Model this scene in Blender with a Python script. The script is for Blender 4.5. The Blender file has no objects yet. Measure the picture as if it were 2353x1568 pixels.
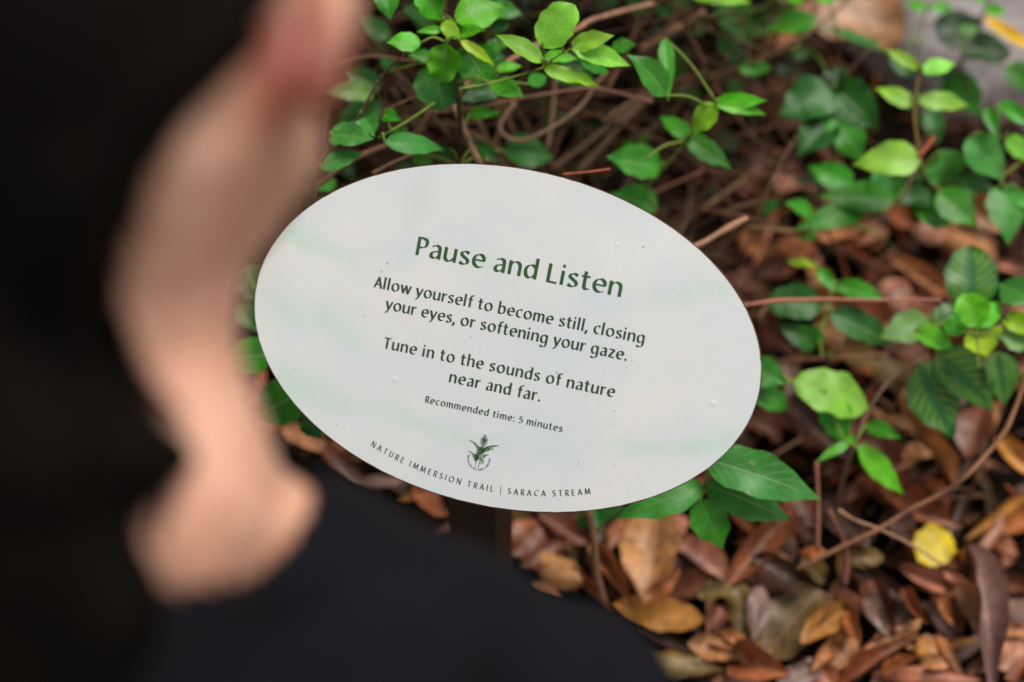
import bpy, bmesh, math, random
from mathutils import Vector, Matrix, noise
random.seed(11)
C = bpy.context.scene.collection
SC = bpy.context.scene

# ------------------------------------------------------------------ camera
CAM = Vector((0, 0, 1.45))
cd = bpy.data.cameras.new('camera'); cam = bpy.data.objects.new('camera', cd); C.objects.link(cam)
cam.location = CAM; cam.rotation_euler = (math.radians(45), 0, 0)
cd.lens = 50; cd.sensor_width = 36; cd.clip_start = .02; cd.clip_end = 200
cd.dof.use_dof = True; cd.dof.focus_distance = 1.2; cd.dof.aperture_fstop = 1.62
SC.camera = cam
# ------------------------------------------------------------------ sky and sun (soft overcast shade)
SUN_EL, SUN_AZ = 72, 76          # azimuth measured from +y towards +x
w = bpy.data.worlds.new('World'); SC.world = w; w.use_nodes = True
nt = w.node_tree
sky = nt.nodes.new('ShaderNodeTexSky'); sky.sky_type = 'NISHITA'; sky.sun_disc = False
sky.sun_elevation = math.radians(SUN_EL); sky.sun_rotation = math.radians(SUN_AZ)
hs = nt.nodes.new('ShaderNodeHueSaturation'); hs.inputs['Saturation'].default_value = .10
bg = nt.nodes['Background']; bg.inputs['Strength'].default_value = .10
nt.links.new(sky.outputs[0], hs.inputs['Color']); nt.links.new(hs.outputs[0], bg.inputs['Color'])
sl = bpy.data.lights.new('sun', 'SUN'); sl.energy = 2.5; sl.angle = math.radians(28); sl.color = (1, .95, .88)
so = bpy.data.objects.new('sun', sl); C.objects.link(so)
e, a = math.radians(SUN_EL), math.radians(SUN_AZ)
so.rotation_euler = Vector((math.sin(a)*math.cos(e), math.cos(a)*math.cos(e), math.sin(e))).to_track_quat('Z', 'Y').to_euler()
SC.view_settings.view_transform = 'Standard'; SC.view_settings.look = 'None'
SC.view_settings.exposure = .55; SC.view_settings.gamma = 1
SC.render.engine = 'CYCLES'; SC.cycles.use_denoising = True
SC.cycles.max_bounces = 8; SC.cycles.transparent_max_bounces = 4

# ------------------------------------------------------------------ helpers
S2 = math.sqrt(.5)
FW, UP, RT = Vector((0, S2, -S2)), Vector((0, S2, S2)), Vector((1, 0, 0))
F = 3268.0
def ray(x, y): return FW + RT*((x-1176.5)/F) + UP*((784-y)/F)
def at(x, y, d): return CAM + ray(x, y)*d
def pix(p):
    q = p - CAM; d = q.dot(FW)
    return (1176.5 + q.dot(RT)/d*F, 784 - q.dot(UP)/d*F, d)
def gz(x, y):
    if y < .42: return -.42
    z = -.07 + .268*y + .018*noise.noise((x*3, y*3, 4)) + .03*noise.noise((x*1.1+5, y*1.1, 1))
    if y < .74:
        t = (y-.42)/.32; t = t*t*(3-2*t); z = -.42*(1-t) + z*t
    return z
def ground_at(x, y, lift=0):
    r = ray(x, y); t = .8
    while t < 4:
        p = CAM + r*t
        if p.z - lift <= gz(p.x, p.y): break
        t += .004
    return p
def lin(c):
    return tuple(((v/255+.055)/1.055)**2.4 if v > 10.3 else v/255/12.92 for v in c)
def z2(x, y): return (689.4+x*.3418, y*.3418)
def z3(x, y): return (1493.7+x*.36525, y*.36525)
def z4(x, y): return (1493.7+x*.36525, 517+y*.36525)
def z5(x, y): return (1149+x*.36525, 995.6+y*.36525)
def z6(x, y): return (1663.7+x*.2931, 1108.7+y*.2931)

def link(name, me, mat=None, parent=None, loc=None):
    o = bpy.data.objects.new(name, me); C.objects.link(o)
    if mat: me.materials.append(mat)
    if parent: o.parent = parent
    if loc is not None: o.location = loc
    return o
def mesh(name, v, f, smooth=True, uv=None):
    me = bpy.data.meshes.new(name); me.from_pydata([tuple(p) for p in v], [], f)
    if smooth: me.shade_smooth()
    if uv:
        l = me.uv_layers.new(name='UVMap')
        for lp in me.loops: l.data[lp.index].uv = uv[lp.vertex_index]
    return me
def empty(name, loc, label=None, cat=None, group=None):
    o = bpy.data.objects.new(name, None); C.objects.link(o); o.location = loc; o.empty_display_size = .05
    if label: tag(o, label, cat, group)
    return o
def tag(o, label=None, cat=None, group=None, kind=None):
    if label: o['label'] = label
    if cat: o['category'] = cat
    if group: o['group'] = group
    if kind: o['kind'] = kind
    return o

class Nodes:
    def __init__(s, name):
        s.m = bpy.data.materials.new(name); s.m.use_nodes = True; s.t = s.m.node_tree
        s.b = s.t.nodes['Principled BSDF']; s.out = s.t.nodes['Material Output']
    def n(s, typ, **k):
        x = s.t.nodes.new('ShaderNode'+typ)
        for a_, v in k.items():
            if a_.startswith('_'): x.inputs[a_[1:].replace('_', ' ')].default_value = v
            else: setattr(x, a_, v)
        return x
    def l(s, a_, b_): s.t.links.new(a_, b_)
    def math(s, op, a_, b_=None, clamp=False):
        x = s.n('Math', operation=op, use_clamp=clamp)
        for i, q in enumerate((a_, b_)):
            if q is None: continue
            if isinstance(q, (int, float)): x.inputs[i].default_value = q
            else: s.l(q, x.inputs[i])
        return x.outputs[0]
    def mix(s, fac, a_, b_, blend='MIX'):
        x = s.n('Mix', data_type='RGBA', blend_type=blend, clamp_factor=True)
        for i, q in ((0, fac), (6, a_), (7, b_)):
            if isinstance(q, (int, float)): x.inputs[i].default_value = q
            elif isinstance(q, tuple): x.inputs[i].default_value = q if len(q) == 4 else q+(1,)
            else: s.l(q, x.inputs[i])
        return x.outputs[2]
    def noise(s, scale, detail=4, rough=.55, vec=None):
        x = s.n('TexNoise'); x.inputs['Scale'].default_value = scale; x.inputs['Detail'].default_value = detail
        x.inputs['Roughness'].default_value = rough
        if vec is None: vec = s.n('TexCoord').outputs['Object']
        s.l(vec, x.inputs['Vector']); return x.outputs['Fac']
    def ramp(s, v, lo, hi):
        x = s.n('MapRange', interpolation_type='SMOOTHSTEP'); s.l(v, x.inputs[0])
        x.inputs[1].default_value = lo; x.inputs[2].default_value = hi; return x.outputs[0]
    def bump(s, h, strength, dist):
        x = s.n('Bump'); x.inputs['Strength'].default_value = strength; x.inputs['Distance'].default_value = dist
        s.l(h, x.inputs['Height']); s.l(x.outputs[0], s.b.inputs['Normal'])

# ------------------------------------------------------------------ materials
def leaf_material(name, dry=False, varieg=False, attr=False):
    N = Nodes(name)
    if attr:
        c0 = N.n('Attribute', attribute_name='tint').outputs['Color']
    else:
        c0 = N.n('ObjectInfo').outputs['Color']
    uv = N.n('UVMap').outputs[0]
    sp = N.n('SeparateXYZ'); N.l(uv, sp.inputs[0])
    t, s = sp.outputs[0], sp.outputs[1]
    ab = N.math('ABSOLUTE', N.math('SUBTRACT', N.math('MULTIPLY', s, 2), 1))
    mid = N.ramp(ab, .07, .015)
    la = N.math('SUBTRACT', N.math('MULTIPLY', t, 8.5), N.math('MULTIPLY', ab, 2.2))
    pp = N.n('Math', operation='PINGPONG'); N.l(la, pp.inputs[0]); pp.inputs[1].default_value = .5
    vein = N.ramp(pp.outputs[0], .09, .02)
    veins = N.math('MAXIMUM', mid, N.math('MULTIPLY', vein, .55))
    co = N.n('TexCoord').outputs['Object']
    n1 = N.noise(38, 4, .6, co); n2 = N.noise(130, 3, .6, co)
    hv = N.n('HueSaturation'); N.l(c0, hv.inputs['Color'])
    N.l(N.math('ADD', N.math('MULTIPLY', N.ramp(n1, .3, .7), .5 if not dry else .8), .75 if not dry else .6), hv.inputs['Value'])
    col = hv.outputs[0]
    if dry:
        col = N.mix(N.math('MULTIPLY', N.ramp(n2, .56, .7), .6), col, (.03, .014, .008))
        col = N.mix(N.math('MULTIPLY', veins, .3), col, (.42, .24, .12))
        N.b.inputs['Roughness'].default_value = .42; N.b.inputs['Specular IOR Level'].default_value = .12 if attr else .45
    elif varieg:
        blotch = N.math('MULTIPLY', N.ramp(pp.outputs[0], .06, .42), N.ramp(ab, .12, .3))
        blotch = N.math('MULTIPLY', blotch, N.ramp(N.noise(60, 2, .5, co), .25, .45))
        blotch = N.math('MULTIPLY', blotch, N.ramp(ab, 1.0, .7))
        col = N.mix(N.math('MULTIPLY', blotch, .6), col, lin((128, 172, 30)))
        N.b.inputs['Roughness'].default_value = .4
    else:
        col = N.mix(N.math('MULTIPLY', veins, .28), col, (.42, .62, .2))
        col = N.mix(N.math('MULTIPLY', N.ramp(n2, .64, .72), .5), col, (.4, .42, .1))
        N.b.inputs['Roughness'].default_value = .4; N.b.inputs['Specular IOR Level'].default_value = .38
    N.l(col, N.b.inputs['Base Color'])
    N.bump(N.math('ADD', N.math('MULTIPLY', veins, -.8), n2), .45, .0012)
    tr = N.n('BsdfTranslucent')
    N.l(N.mix(1, col, (1.0, 1.0, .55) if not dry else (1, .8, .6), 'MULTIPLY'), tr.inputs[0])
    ms = N.n('MixShader'); ms.inputs[0].default_value = .1 if dry else .3
    N.l(N.b.outputs[0], ms.inputs[1]); N.l(tr.outputs[0], ms.inputs[2]); N.l(ms.outputs[0], N.out.inputs[0])
    return N.m
M_LEAF = leaf_material('green_leaf'); M_VAR = leaf_material('variegated_leaf', varieg=True)
M_DRY = leaf_material('dry_leaf', dry=True); M_DRYA = leaf_material('dry_litter', dry=True, attr=True)
M_LEAFA = leaf_material('green_mass', attr=True)

def stem_material(name, objcol=True, rough=.7):
    N = Nodes(name)
    c0 = N.n('ObjectInfo').outputs['Color'] if objcol else N.n('Attribute', attribute_name='tint').outputs['Color']
    co = N.n('TexCoord').outputs['Object']
    n1 = N.noise(55, 5, .65, co)
    h = N.n('HueSaturation'); N.l(c0, h.inputs['Color']); N.l(N.math('ADD', N.math('MULTIPLY', n1, 1.3), .35), h.inputs['Value'])
    N.l(N.mix(N.math('MULTIPLY', N.ramp(N.noise(140, 3, .6, co), .6, .7), .6), h.outputs[0], (.03, .018, .012)), N.b.inputs['Base Color'])
    N.b.inputs['Roughness'].default_value = rough
    N.b.inputs['Specular IOR Level'].default_value = .3 if objcol else .1
    N.bump(n1, .6, .002); return N.m
M_STEM = stem_material('stem'); M_STEMA = stem_material('dead_stem', False)

N = Nodes('soil'); n1 = N.noise(9, 8, .7)
N.l(N.mix(N.ramp(n1, .35, .7), (.003, .002, .0015), (.014, .008, .005)), N.b.inputs['Base Color']); N.b.inputs['Specular IOR Level'].default_value = .03
N.b.inputs['Roughness'].default_value = .95; N.bump(N.noise(40, 8, .7), .8, .02); M_SOIL = N.m

N = Nodes('granite'); n1 = N.noise(75, 5, .75); n2 = N.noise(9, 5, .6)
c = N.mix(N.ramp(n2, .35, .65), lin((150, 138, 138)), lin((186, 176, 178)))
c = N.mix(N.math('MULTIPLY', N.ramp(n1, .52, .62), .7), c, lin((98, 84, 86)))
c = N.mix(N.math('MULTIPLY', N.ramp(N.noise(48, 3, .6), .58, .66), .8), c, lin((205, 185, 178)))
N.l(c, N.b.inputs['Base Color']); N.b.inputs['Roughness'].default_value = .85
N.bump(N.math('ADD', n1, n2), .7, .008); M_ROCK = N.m

def plain(name, col, rough, bump=None, spec=.5):
    N = Nodes(name); n1 = N.noise(24, 5, .6)
    h = N.n('HueSaturation', _Color=col+(1,)); N.l(N.math('ADD', N.math('MULTIPLY', n1, .6), .7), h.inputs['Value'])
    N.l(h.outputs[0], N.b.inputs['Base Color']); N.b.inputs['Roughness'].default_value = rough
    N.b.inputs['Specular IOR Level'].default_value = spec
    if bump: N.bump(N.noise(bump[0], 4, .6), bump[1], bump[2])
    return N.m
M_BROWN = plain('brown_paint', lin((82, 44, 32)), .45, (300, .3, .0006))
M_POST = plain('post_paint', lin((46, 27, 20)), .6, (180, .3, .001), .2)
M_INK = plain('green_ink', lin((44, 82, 40)), .5)
M_INK2 = plain('dark_ink', lin((48, 66, 44)), .5)
M_HAIR = plain('black_hair', (.0034, .0024, .0018), .6, (500, .5, .001), .05)
M_CLOTH = plain('black_cloth', (.0065, .006, .0082), .9, (900, .4, .0008), .07)
M_TROUS = plain('dark_trousers', (.02, .022, .03), .8, (800, .3, .0008))
M_SHOE = plain('black_shoe', (.02, .02, .02), .5)
M_EYE = plain('eye', (.7, .68, .66), .15); M_LIP = plain('lip', lin((168, 96, 88)), .4)
M_CONC = plain('concrete', (.3, .29, .27), .9, (60, .4, .004))

N = Nodes('skin'); N.b.inputs['Roughness'].default_value = .45
n1 = N.noise(20, 4, .6)
c = N.mix(N.ramp(n1, .3, .7), lin((190, 132, 104)), lin((226, 174, 148)))
EAR_RED_SHADE = at(655, 165, .548)  # centre of the painted shade behind the ear, mixed with ear redness
tc = N.n('TexCoord').outputs['Object']; vm = N.n('VectorMath', operation='DISTANCE'); N.l(tc, vm.inputs[0]); vm.inputs[1].default_value = EAR_RED_SHADE
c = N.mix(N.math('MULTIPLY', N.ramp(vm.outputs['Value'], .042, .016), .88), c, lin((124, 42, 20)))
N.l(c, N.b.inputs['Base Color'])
N.b.inputs['Subsurface Weight'].default_value = .3; N.b.inputs['Subsurface Radius'].default_value = (1, .3, .15); N.b.inputs['Subsurface Scale'].default_value = .012
N.bump(N.noise(600, 3, .6), .2, .0004); M_SKIN = N.m

# ------------------------------------------------------------------ sign pose
SG_D, SG_X, SG_Y, YAW, TILT, SA, SB = 1.2, 1144.76, 776.23, -.2905695, .8492737, .2221113, .143584
SGC = at(SG_X, SG_Y, SG_D)
SU = Vector((math.cos(YAW), math.sin(YAW), 0)); SH = Vector((-math.sin(YAW), math.cos(YAW), 0))
SV = SH*math.cos(TILT) + Vector((0, 0, 1))*math.sin(TILT); SN = SU.cross(SV)
def sign_uv(x, y):                 # where a sight line meets the sign board, in metres on the board
    r = ray(x, y); t = (SGC-CAM).dot(SN)/r.dot(SN); q = CAM + r*t - SGC
    return (q.dot(SU), q.dot(SV))
MS = Matrix((SU, SV, SN)).transposed().to_4x4(); MS.translation = SGC

# ------------------------------------------------------------------ terrain and path
v, f = [], []; xs = [-3+i*.06 for i in range(101)]; ys = [-2.4+j*.06 for j in range(121)]
for yy in ys:
    for xx in xs: v.append((xx, yy, gz(xx, yy) + (.012*noise.noise((xx*9, yy*9, 2)) if yy > .5 else 0)))
n = len(xs)
for j in range(len(ys)-1):
    for i in range(n-1): k = j*n+i; f.append((k, k+1, k+n+1, k+n))
tag(link('soil_bank', mesh('soil_bank', v, f), M_SOIL), kind='structure')
v = [(-40, -40, -.43), (40, -40, -.43), (40, 40, -.43), (-40, 40, -.43)]
v2 = [(-40, 4.5, 1.2), (40, 4.5, 1.2), (40, 40, 4), (-40, 40, 4)]
tag(link('ground', mesh('ground', v, [(0, 1, 2, 3)], False), M_SOIL), kind='structure')
tag(link('path', mesh('path', [(-6, -2.4, -.415), (6, -2.4, -.415), (6, .4, -.415), (-6, .4, -.415)], [(0, 1, 2, 3)], False), M_CONC), kind='structure')

# ------------------------------------------------------------------ lettering: broad nib strokes
def catmull(p, n=7):
    q = [p[0]]+list(p)+[p[-1]]; out = []
    for i in range(1, len(q)-2):
        for k in range(n):
            t = k/n; a_, b_, c_, d_ = q[i-1:i+3]
            out.append(tuple(.5*(2*b_[j]+(c_[j]-a_[j])*t+(2*a_[j]-5*b_[j]+4*c_[j]-d_[j])*t*t+(3*b_[j]-a_[j]-3*c_[j]+d_[j])*t**3) for j in (0, 1)))
    out.append(tuple(p[-1])); return out
def L(*p, k=1): return (list(p), k)
def Cv(*p, k=1): return (catmull(p), k)
def dot(x, y, r=.085): return ('dot', x, y, r)
def ring(cx, cy, rx, ry, a0=0, a1=360, n=36):
    return ([(cx+rx*math.cos(math.radians(a0+(a1-a0)*i/n)), cy+ry*math.sin(math.radians(a0+(a1-a0)*i/n))) for i in range(n+1)], 1)
GL = {
 'n': ([L((.08, 0), (.08, .745)), Cv((.10, .53), (.17, .65), (.29, .712), (.41, .67), (.475, .55), (.485, .40), (.485, 0))], .56),
 'm': ([L((.08, 0), (.08, .745)), Cv((.10, .53), (.16, .65), (.25, .712), (.36, .68), (.415, .57), (.42, .42), (.42, 0)), Cv((.44, .53), (.50, .65), (.59, .712), (.70, .68), (.755, .57), (.76, .42), (.76, 0))], .84),
 'h': ([L((.08, 0), (.08, 1.11)), Cv((.10, .53), (.17, .65), (.29, .712), (.41, .67), (.475, .55), (.485, .40), (.485, 0))], .56),
 'r': ([L((.08, 0), (.08, .745)), Cv((.10, .50), (.15, .61), (.24, .69), (.37, .69), k=1.25)], .36),
 'u': ([Cv((.075, .745), (.075, .30), (.095, .13), (.20, .038), (.31, .06), (.43, .19)), L((.48, 0), (.48, .745))], .56),
 'o': ([ring(.305, .375, .24, .345)], .61),
 'c': ([Cv((.455, .655), (.34, .712), (.20, .67), (.095, .53), (.075, .36), (.115, .18), (.22, .06), (.34, .035), (.47, .095))], .48),
 'e': ([L((.10, .40), (.51, .40), k=.75), Cv((.495, .39), (.485, .55), (.41, .67), (.30, .712), (.18, .655), (.095, .52), (.075, .36), (.115, .18), (.22, .06), (.35, .035), (.49, .10))], .55),
 'a': ([Cv((.085, .625), (.17, .69), (.27, .712), (.37, .66), (.41, .52), (.415, .35), (.415, 0)), Cv((.41, .425), (.29, .40), (.155, .345), (.08, .22), (.10, .085), (.20, .038), (.31, .08), (.40, .19))], .49),
 's': ([Cv((.385, .635), (.29, .702), (.185, .70), (.095, .62), (.10, .51), (.20, .415), (.31, .33), (.375, .22), (.34, .095), (.23, .038), (.13, .05), (.04, .115))], .44),
 'd': ([Cv((.45, .62), (.36, .69), (.265, .708), (.145, .63), (.075, .47), (.075, .28), (.13, .105), (.24, .038), (.35, .085), (.45, .20)), L((.485, 0), (.485, 1.11))], .57),
 'b': ([L((.08, .02), (.08, 1.11)), Cv((.10, .55), (.19, .66), (.31, .71), (.44, .64), (.50, .47), (.495, .27), (.42, .10), (.29, .035), (.17, .05), (.08, .10))], .57),
 'l': ([L((.08, 0), (.08, 1.11))], .16+.04),
 'i': ([L((.08, 0), (.08, .745)), dot(.08, 1.0)], .20),
 'g': ([Cv((.45, .62), (.36, .69), (.265, .708), (.145, .63), (.075, .47), (.075, .28), (.13, .105), (.24, .038), (.35, .085), (.45, .20)), Cv((.485, .72), (.485, .3), (.485, -.05), (.44, -.24), (.31, -.335), (.17, -.335), (.05, -.27))], .57),
 'f': ([Cv((.385, 1.04), (.32, 1.075), (.235, 1.03), (.175, .90), (.165, .72), (.165, 0)), L((.02, .70), (.35, .70))], .34),
 't': ([Cv((.155, .96), (.155, .30), (.17, .13), (.25, .045), (.38, .075)), L((.0, .70), (.36, .70))], .38),
 'y': ([L((.04, .745), (.265, .0)), L((.50, .745), (.25, -.02), (.16, -.22), (.03, -.33))], .50),
 'w': ([L((.03, .745), (.215, .0)), L((.215, .0), (.40, .74)), L((.40, .74), (.585, 0)), L((.585, .0), (.76, .745))], .76),
 'z': ([L((.04, .71), (.43, .71)), L((.42, .72), (.06, .02), k=1.5), L((.05, .035), (.45, .035))], .46),
 'P': ([L((.085, 0), (.085, 1)), Cv((.09, .962), (.28, .955), (.42, .89), (.47, .72), (.42, .55), (.28, .46), (.10, .455))], .54),
 'R': ([L((.085, 0), (.085, 1)), Cv((.09, .962), (.28, .955), (.42, .89), (.46, .73), (.41, .57), (.28, .485), (.10, .48)), L((.25, .485), (.52, 0))], .53),
 'L': ([L((.085, 0), (.085, 1)), L((.09, .04), (.49, .04))], .50),
 'A': ([L((.02, 0), (.33, 1)), L((.31, 1), (.62, 0)), L((.125, .33), (.52, .33))], .64),
 'T': ([L((0, .96), (.58, .96)), L((.29, 0), (.29, .96))], .58),
 'N': ([L((.08, 0), (.08, 1), k=.8), L((.08, 1), (.60, 0)), L((.60, 0), (.60, 1), k=.8)], .68),
 'U': ([Cv((.08, 1), (.08, .36), (.115, .14), (.30, .035), (.49, .14), (.53, .36), (.53, 1))], .61),
 'E': ([L((.085, 0), (.085, 1)), L((.09, .96), (.46, .96)), L((.09, .53), (.42, .53)), L((.09, .04), (.47, .04))], .50),
 'I': ([L((.08, 0), (.08, 1))], .16),
 'M': ([L((.05, 0), (.14, 1)), L((.14, 1), (.41, .08)), L((.41, .08), (.68, 1)), L((.68, 1), (.77, 0))], .82),
 'S': ([Cv((.44, .89), (.34, .955), (.21, .955), (.11, .86), (.10, .70), (.21, .57), (.36, .45), (.45, .29), (.40, .11), (.27, .038), (.14, .05), (.04, .12))], .50),
 'O': ([ring(.42, .5, .345, .465)], .84),
 'C': ([Cv((.63, .86), (.50, .95), (.35, .94), (.17, .80), (.08, .54), (.12, .27), (.27, .085), (.43, .04), (.55, .07), (.65, .14))], .68),
 'G': ([Cv((.63, .86), (.50, .95), (.35, .94), (.17, .80), (.08, .54), (.12, .27), (.27, .085), (.43, .04), (.55, .06), (.66, .12)), L((.64, .08), (.64, .46))], .74),
 'B': ([L((.085, 0), (.085, 1)), Cv((.09, .962), (.28, .955), (.40, .87), (.38, .62), (.25, .53), (.10, .52)), Cv((.10, .52), (.32, .52), (.46, .38), (.44, .16), (.28, .05), (.09, .04))], .52),
 'D': ([L((.085, 0), (.085, 1)), Cv((.09, .962), (.32, .94), (.54, .80), (.62, .5), (.54, .2), (.32, .06), (.09, .04))], .70),
 '5': ([L((.43, .95), (.13, .95)), L((.135, .97), (.105, .53)), Cv((.10, .545), (.24, .60), (.40, .52), (.45, .32), (.38, .12), (.23, .035), (.05, .06))], .50),
 '.': ([dot(.09, .08, .095)], .18), ':': ([dot(.09, .08), dot(.09, .64)], .18),
 ',': ([L((.12, .13), (.0, -.2), k=1.3)], .16), '|': ([L((.06, -.3), (.06, 1.2), k=.45)], .12),
}
for _k in 'nmhruoceasdbligftywz5':
    st_, ad_ = GL[_k]; GL[_k] = ([(('dot', q[1]*1.22, q[2], q[3]) if q[0] == 'dot' else ([(x*1.22, y) for x, y in q[0]], q[1])) for q in st_], ad_*1.22)
for _k in 'PRLATNUEMSBDCGO':
    st_, ad_ = GL[_k]; GL[_k] = ([([(x*1.1, y) for x, y in q[0]], q[1]) for q in st_], ad_*1.1)
class Ink:
    def __init__(s): s.v, s.f, s.k = [], [], 0
    def z(s):
        s.k += 1; return .0004 + (s.k % 6)*.00002
    def strip(s, pts, wid):
        z = s.z(); n = len(pts); b = len(s.v)
        for i, p in enumerate(pts):
            q0, q1 = pts[max(i-1, 0)], pts[min(i+1, n-1)]
            dx, dy = q1[0]-q0[0], q1[1]-q0[1]; d = math.hypot(dx, dy) or 1e-9; w_ = wid[i]/2
            s.v += [(p[0]-dy/d*w_, p[1]+dx/d*w_, z), (p[0]+dy/d*w_, p[1]-dx/d*w_, z)]
        for i in range(n-1): s.f.append((b+2*i, b+2*i+1, b+2*i+3, b+2*i+2))
    def poly(s, pts):
        z = s.z(); b = len(s.v); s.v += [(x, y, z) for x, y in pts]; s.f.append(tuple(range(b, b+len(pts))))
    def glyph(s, ch, place, size, thick=.183, thin=.04, nib=22, sx=1.0):
        for st in GL[ch][0]:
            if st[0] == 'dot':
                _, x, y, r = st; r *= thick/.17
                s.poly([place(x+r*math.cos(i*math.pi/9)/sx, y+r*math.sin(i*math.pi/9)) for i in range(18)]); continue
            pts, k = st; wid = []; n = len(pts)
            for i in range(n):
                q0, q1 = pts[max(i-1, 0)], pts[min(i+1, n-1)]
                th = math.atan2(q1[1]-q0[1], q1[0]-q0[0])
                wid.append((thick*abs(math.sin(th-math.radians(nib)))*k+thin*(thick/.17))*size*.92)
            s.strip([place(*p) for p in pts], wid)
    def line(s, text, x0, x1, base, cap, slope=0, space=.30, sx=1.0, **k):
        adv = []; x = 0
        for i, ch in enumerate(text):
            adv.append(x)
            x += space if ch == ' ' else GL[ch][1]*sx+.05
        last = text[-1]; endx = adv[-1]+GL[last][1]*sx-.02
        extra = ((x1-x0)/cap - endx)/(len(text)-1)
        for i, ch in enumerate(text):
            if ch == ' ': continue
            ox = x0 + (adv[i]+extra*i)*cap
            s.glyph(ch, lambda px, py, ox=ox: (ox+px*sx*cap, base+(ox-x0+px*sx*cap)*slope+py*cap), cap, sx=sx, **k)
        return extra
    def obj(s, name, mat, parent):
        if len(s.v): 
            o = link(name, mesh(name, s.v, s.f, False), mat, parent); return o

sign = empty('oval_sign', SGC, 'white oval garden sign on a brown post reading Pause and Listen', 'sign')
sign.matrix_world = MS
# board
nb = 192
def oval(sc, z, jit=0):
    return [((SA+sc)*math.cos(2*math.pi*i/nb)*(1+jit*noise.noise((i*.9, 3, 0))), (SB+sc)*math.sin(2*math.pi*i/nb)*(1+jit*noise.noise((i*.9, 3, 0))), z) for i in range(nb)]
v = oval(0, -.0002)+oval(0, -.0034); f = [tuple(range(nb)), tuple(range(2*nb-1, nb-1, -1))]
for i in range(nb): j = (i+1) % nb; f.append((i, i+nb, j+nb, j))
link('board', mesh('board', v, f, False), M_BROWN, sign)
v = oval(-.0009, .0002, .0022)+oval(-.0009, .0, .0022); f = [tuple(range(nb))]
for i in range(nb): j = (i+1) % nb; f.append((i, i+nb, j+nb, j))
N = Nodes('sign_print')
tc = N.n('TexCoord').outputs['Object']
wob = N.n('TexNoise'); wob.inputs['Scale'].default_value = 22; wob.inputs['Detail'].default_value = 4; N.l(tc, wob.inputs['Vector'])
wv = N.n('VectorMath', operation='MULTIPLY_ADD'); N.l(wob.outputs['Color'], wv.inputs[0]); wv.inputs[1].default_value = (.03,)*3; N.l(tc, wv.inputs[2])
sub = N.n('VectorMath', operation='SUBTRACT'); N.l(wv.outputs[0], sub.inputs[0]); sub.inputs[1].default_value = (.015,)*3
tcw = sub.outputs[0]
col = N.mix(N.ramp(N.noise(11, 5, .6, tc), .38, .68), lin((209, 213, 214)), lin((218, 217, 213)))
col = N.mix(N.math('MULTIPLY', N.ramp(N.noise(26, 6, .65, tc), .50, .78), .35), col, lin((200, 215, 222)))
brk = N.math('ADD', N.math('MULTIPLY', N.ramp(N.noise(45, 6, .65, tc), .3, .7), .6), .4)
GRN, BLU, GRY = lin((160, 208, 178)), lin((188, 204, 216)), lin((196, 200, 192))
# (x, y of the middle, half length, half width, slant on the sheet, colour, strength)
for x_, y_, rx, ry, an, cc, st in [
    (735, 560, .045, .010, -16, GRN, .75), (660, 525, .02, .012, -30, GRN, .5), (690, 715, .045, .016, -22, GRN, .6), (800, 775, .03, .012, -30, GRN, .35),
    (660, 870, .03, .022, -10, GRN, .8), (760, 912, .03, .012, -20, GRN, .55), (930, 965, .05, .010, -14, GRN, .6), (1080, 1005, .035, .010, -8, GRN, .45),
    (1600, 675, .045, .010, 12, GRN, .5), (1480, 1015, .025, .010, 6, GRN, .7), (1625, 1020, .030, .012, 10, GRN, .95), (1560, 850, .03, .014, 8, GRN, .25),
    (1115, 610, .010, .006, -20, GRN, .5), (915, 590, .022, .012, 0, BLU, .8), (1010, 555, .035, .02, 0, BLU, .5), (1400, 690, .035, .014, 10, BLU, .75),
    (1130, 880, .08, .05, 0, BLU, .5), (1240, 1010, .07, .035, 10, BLU, .6), (1330, 830, .045, .03, 0, BLU, .45), (620, 640, .02, .04, 0, GRY, .8),
    (770, 640, .04, .02, 0, lin((222, 218, 206)), .6), (950, 760, .04, .02, -10, lin((226, 216, 208)), .5), (960, 455, .012, .035, -12, GRY, .7), (1500, 560, .05, .025, 0, lin((236, 234, 232)), .5),  # the narrow upright grey streak is a soft shadow painted in
    (1150, 1165, .05, .006, 4, GRY, .5)]:
    uu, vv = sign_uv(x_, y_)
    mp = N.n('Mapping', vector_type='TEXTURE'); N.l(tcw, mp.inputs[0])
    mp.inputs['Location'].default_value = (uu, vv, 0); mp.inputs['Rotation'].default_value = (0, 0, math.radians(an+10)); mp.inputs['Scale'].default_value = (rx*1.5, ry*1.5, 1)
    ln = N.n('VectorMath', operation='LENGTH'); N.l(mp.outputs[0], ln.inputs[0])
    col = N.mix(N.math('MULTIPLY', N.math('MULTIPLY', N.ramp(ln.outputs['Value'], 1, .05), st*.62), brk), col, cc)
# brown specks and small bruises
for x_, y_, r, st in [(1478, 568, .0010, 1), (890, 606, .0011, .8), (877, 624, .0011, .7), (835, 727, .0006, .9), (1284, 862, .0016, .75), (1279, 856, .0011, .7), (1411, 945, .0011, .5), (1409, 975, .001, .5),
                      (1330, 1067, .0008, .8), (1329, 1062, .0006, .8), (1412, 1070, .0008, .6), (774, 977, .0007, .9), (1440, 845, .0012, .4), (1452, 830, .001, .4), (1082, 775, .0014, .35), (1710, 705, .0006, .9), (1690, 595, .0006, .6)]:
    uu, vv = sign_uv(x_, y_)
    ds = N.n('VectorMath', operation='DISTANCE'); N.l(tc, ds.inputs[0]); ds.inputs[1].default_value = (uu, vv, .0002)
    col = N.mix(N.math('MULTIPLY', N.ramp(ds.outputs['Value'], r*1.3, r*.4), st*.65), col, (.06, .04, .03))
vo = N.n('TexVoronoi'); vo.inputs['Scale'].default_value = 75; N.l(tc, vo.inputs['Vector'])
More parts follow.
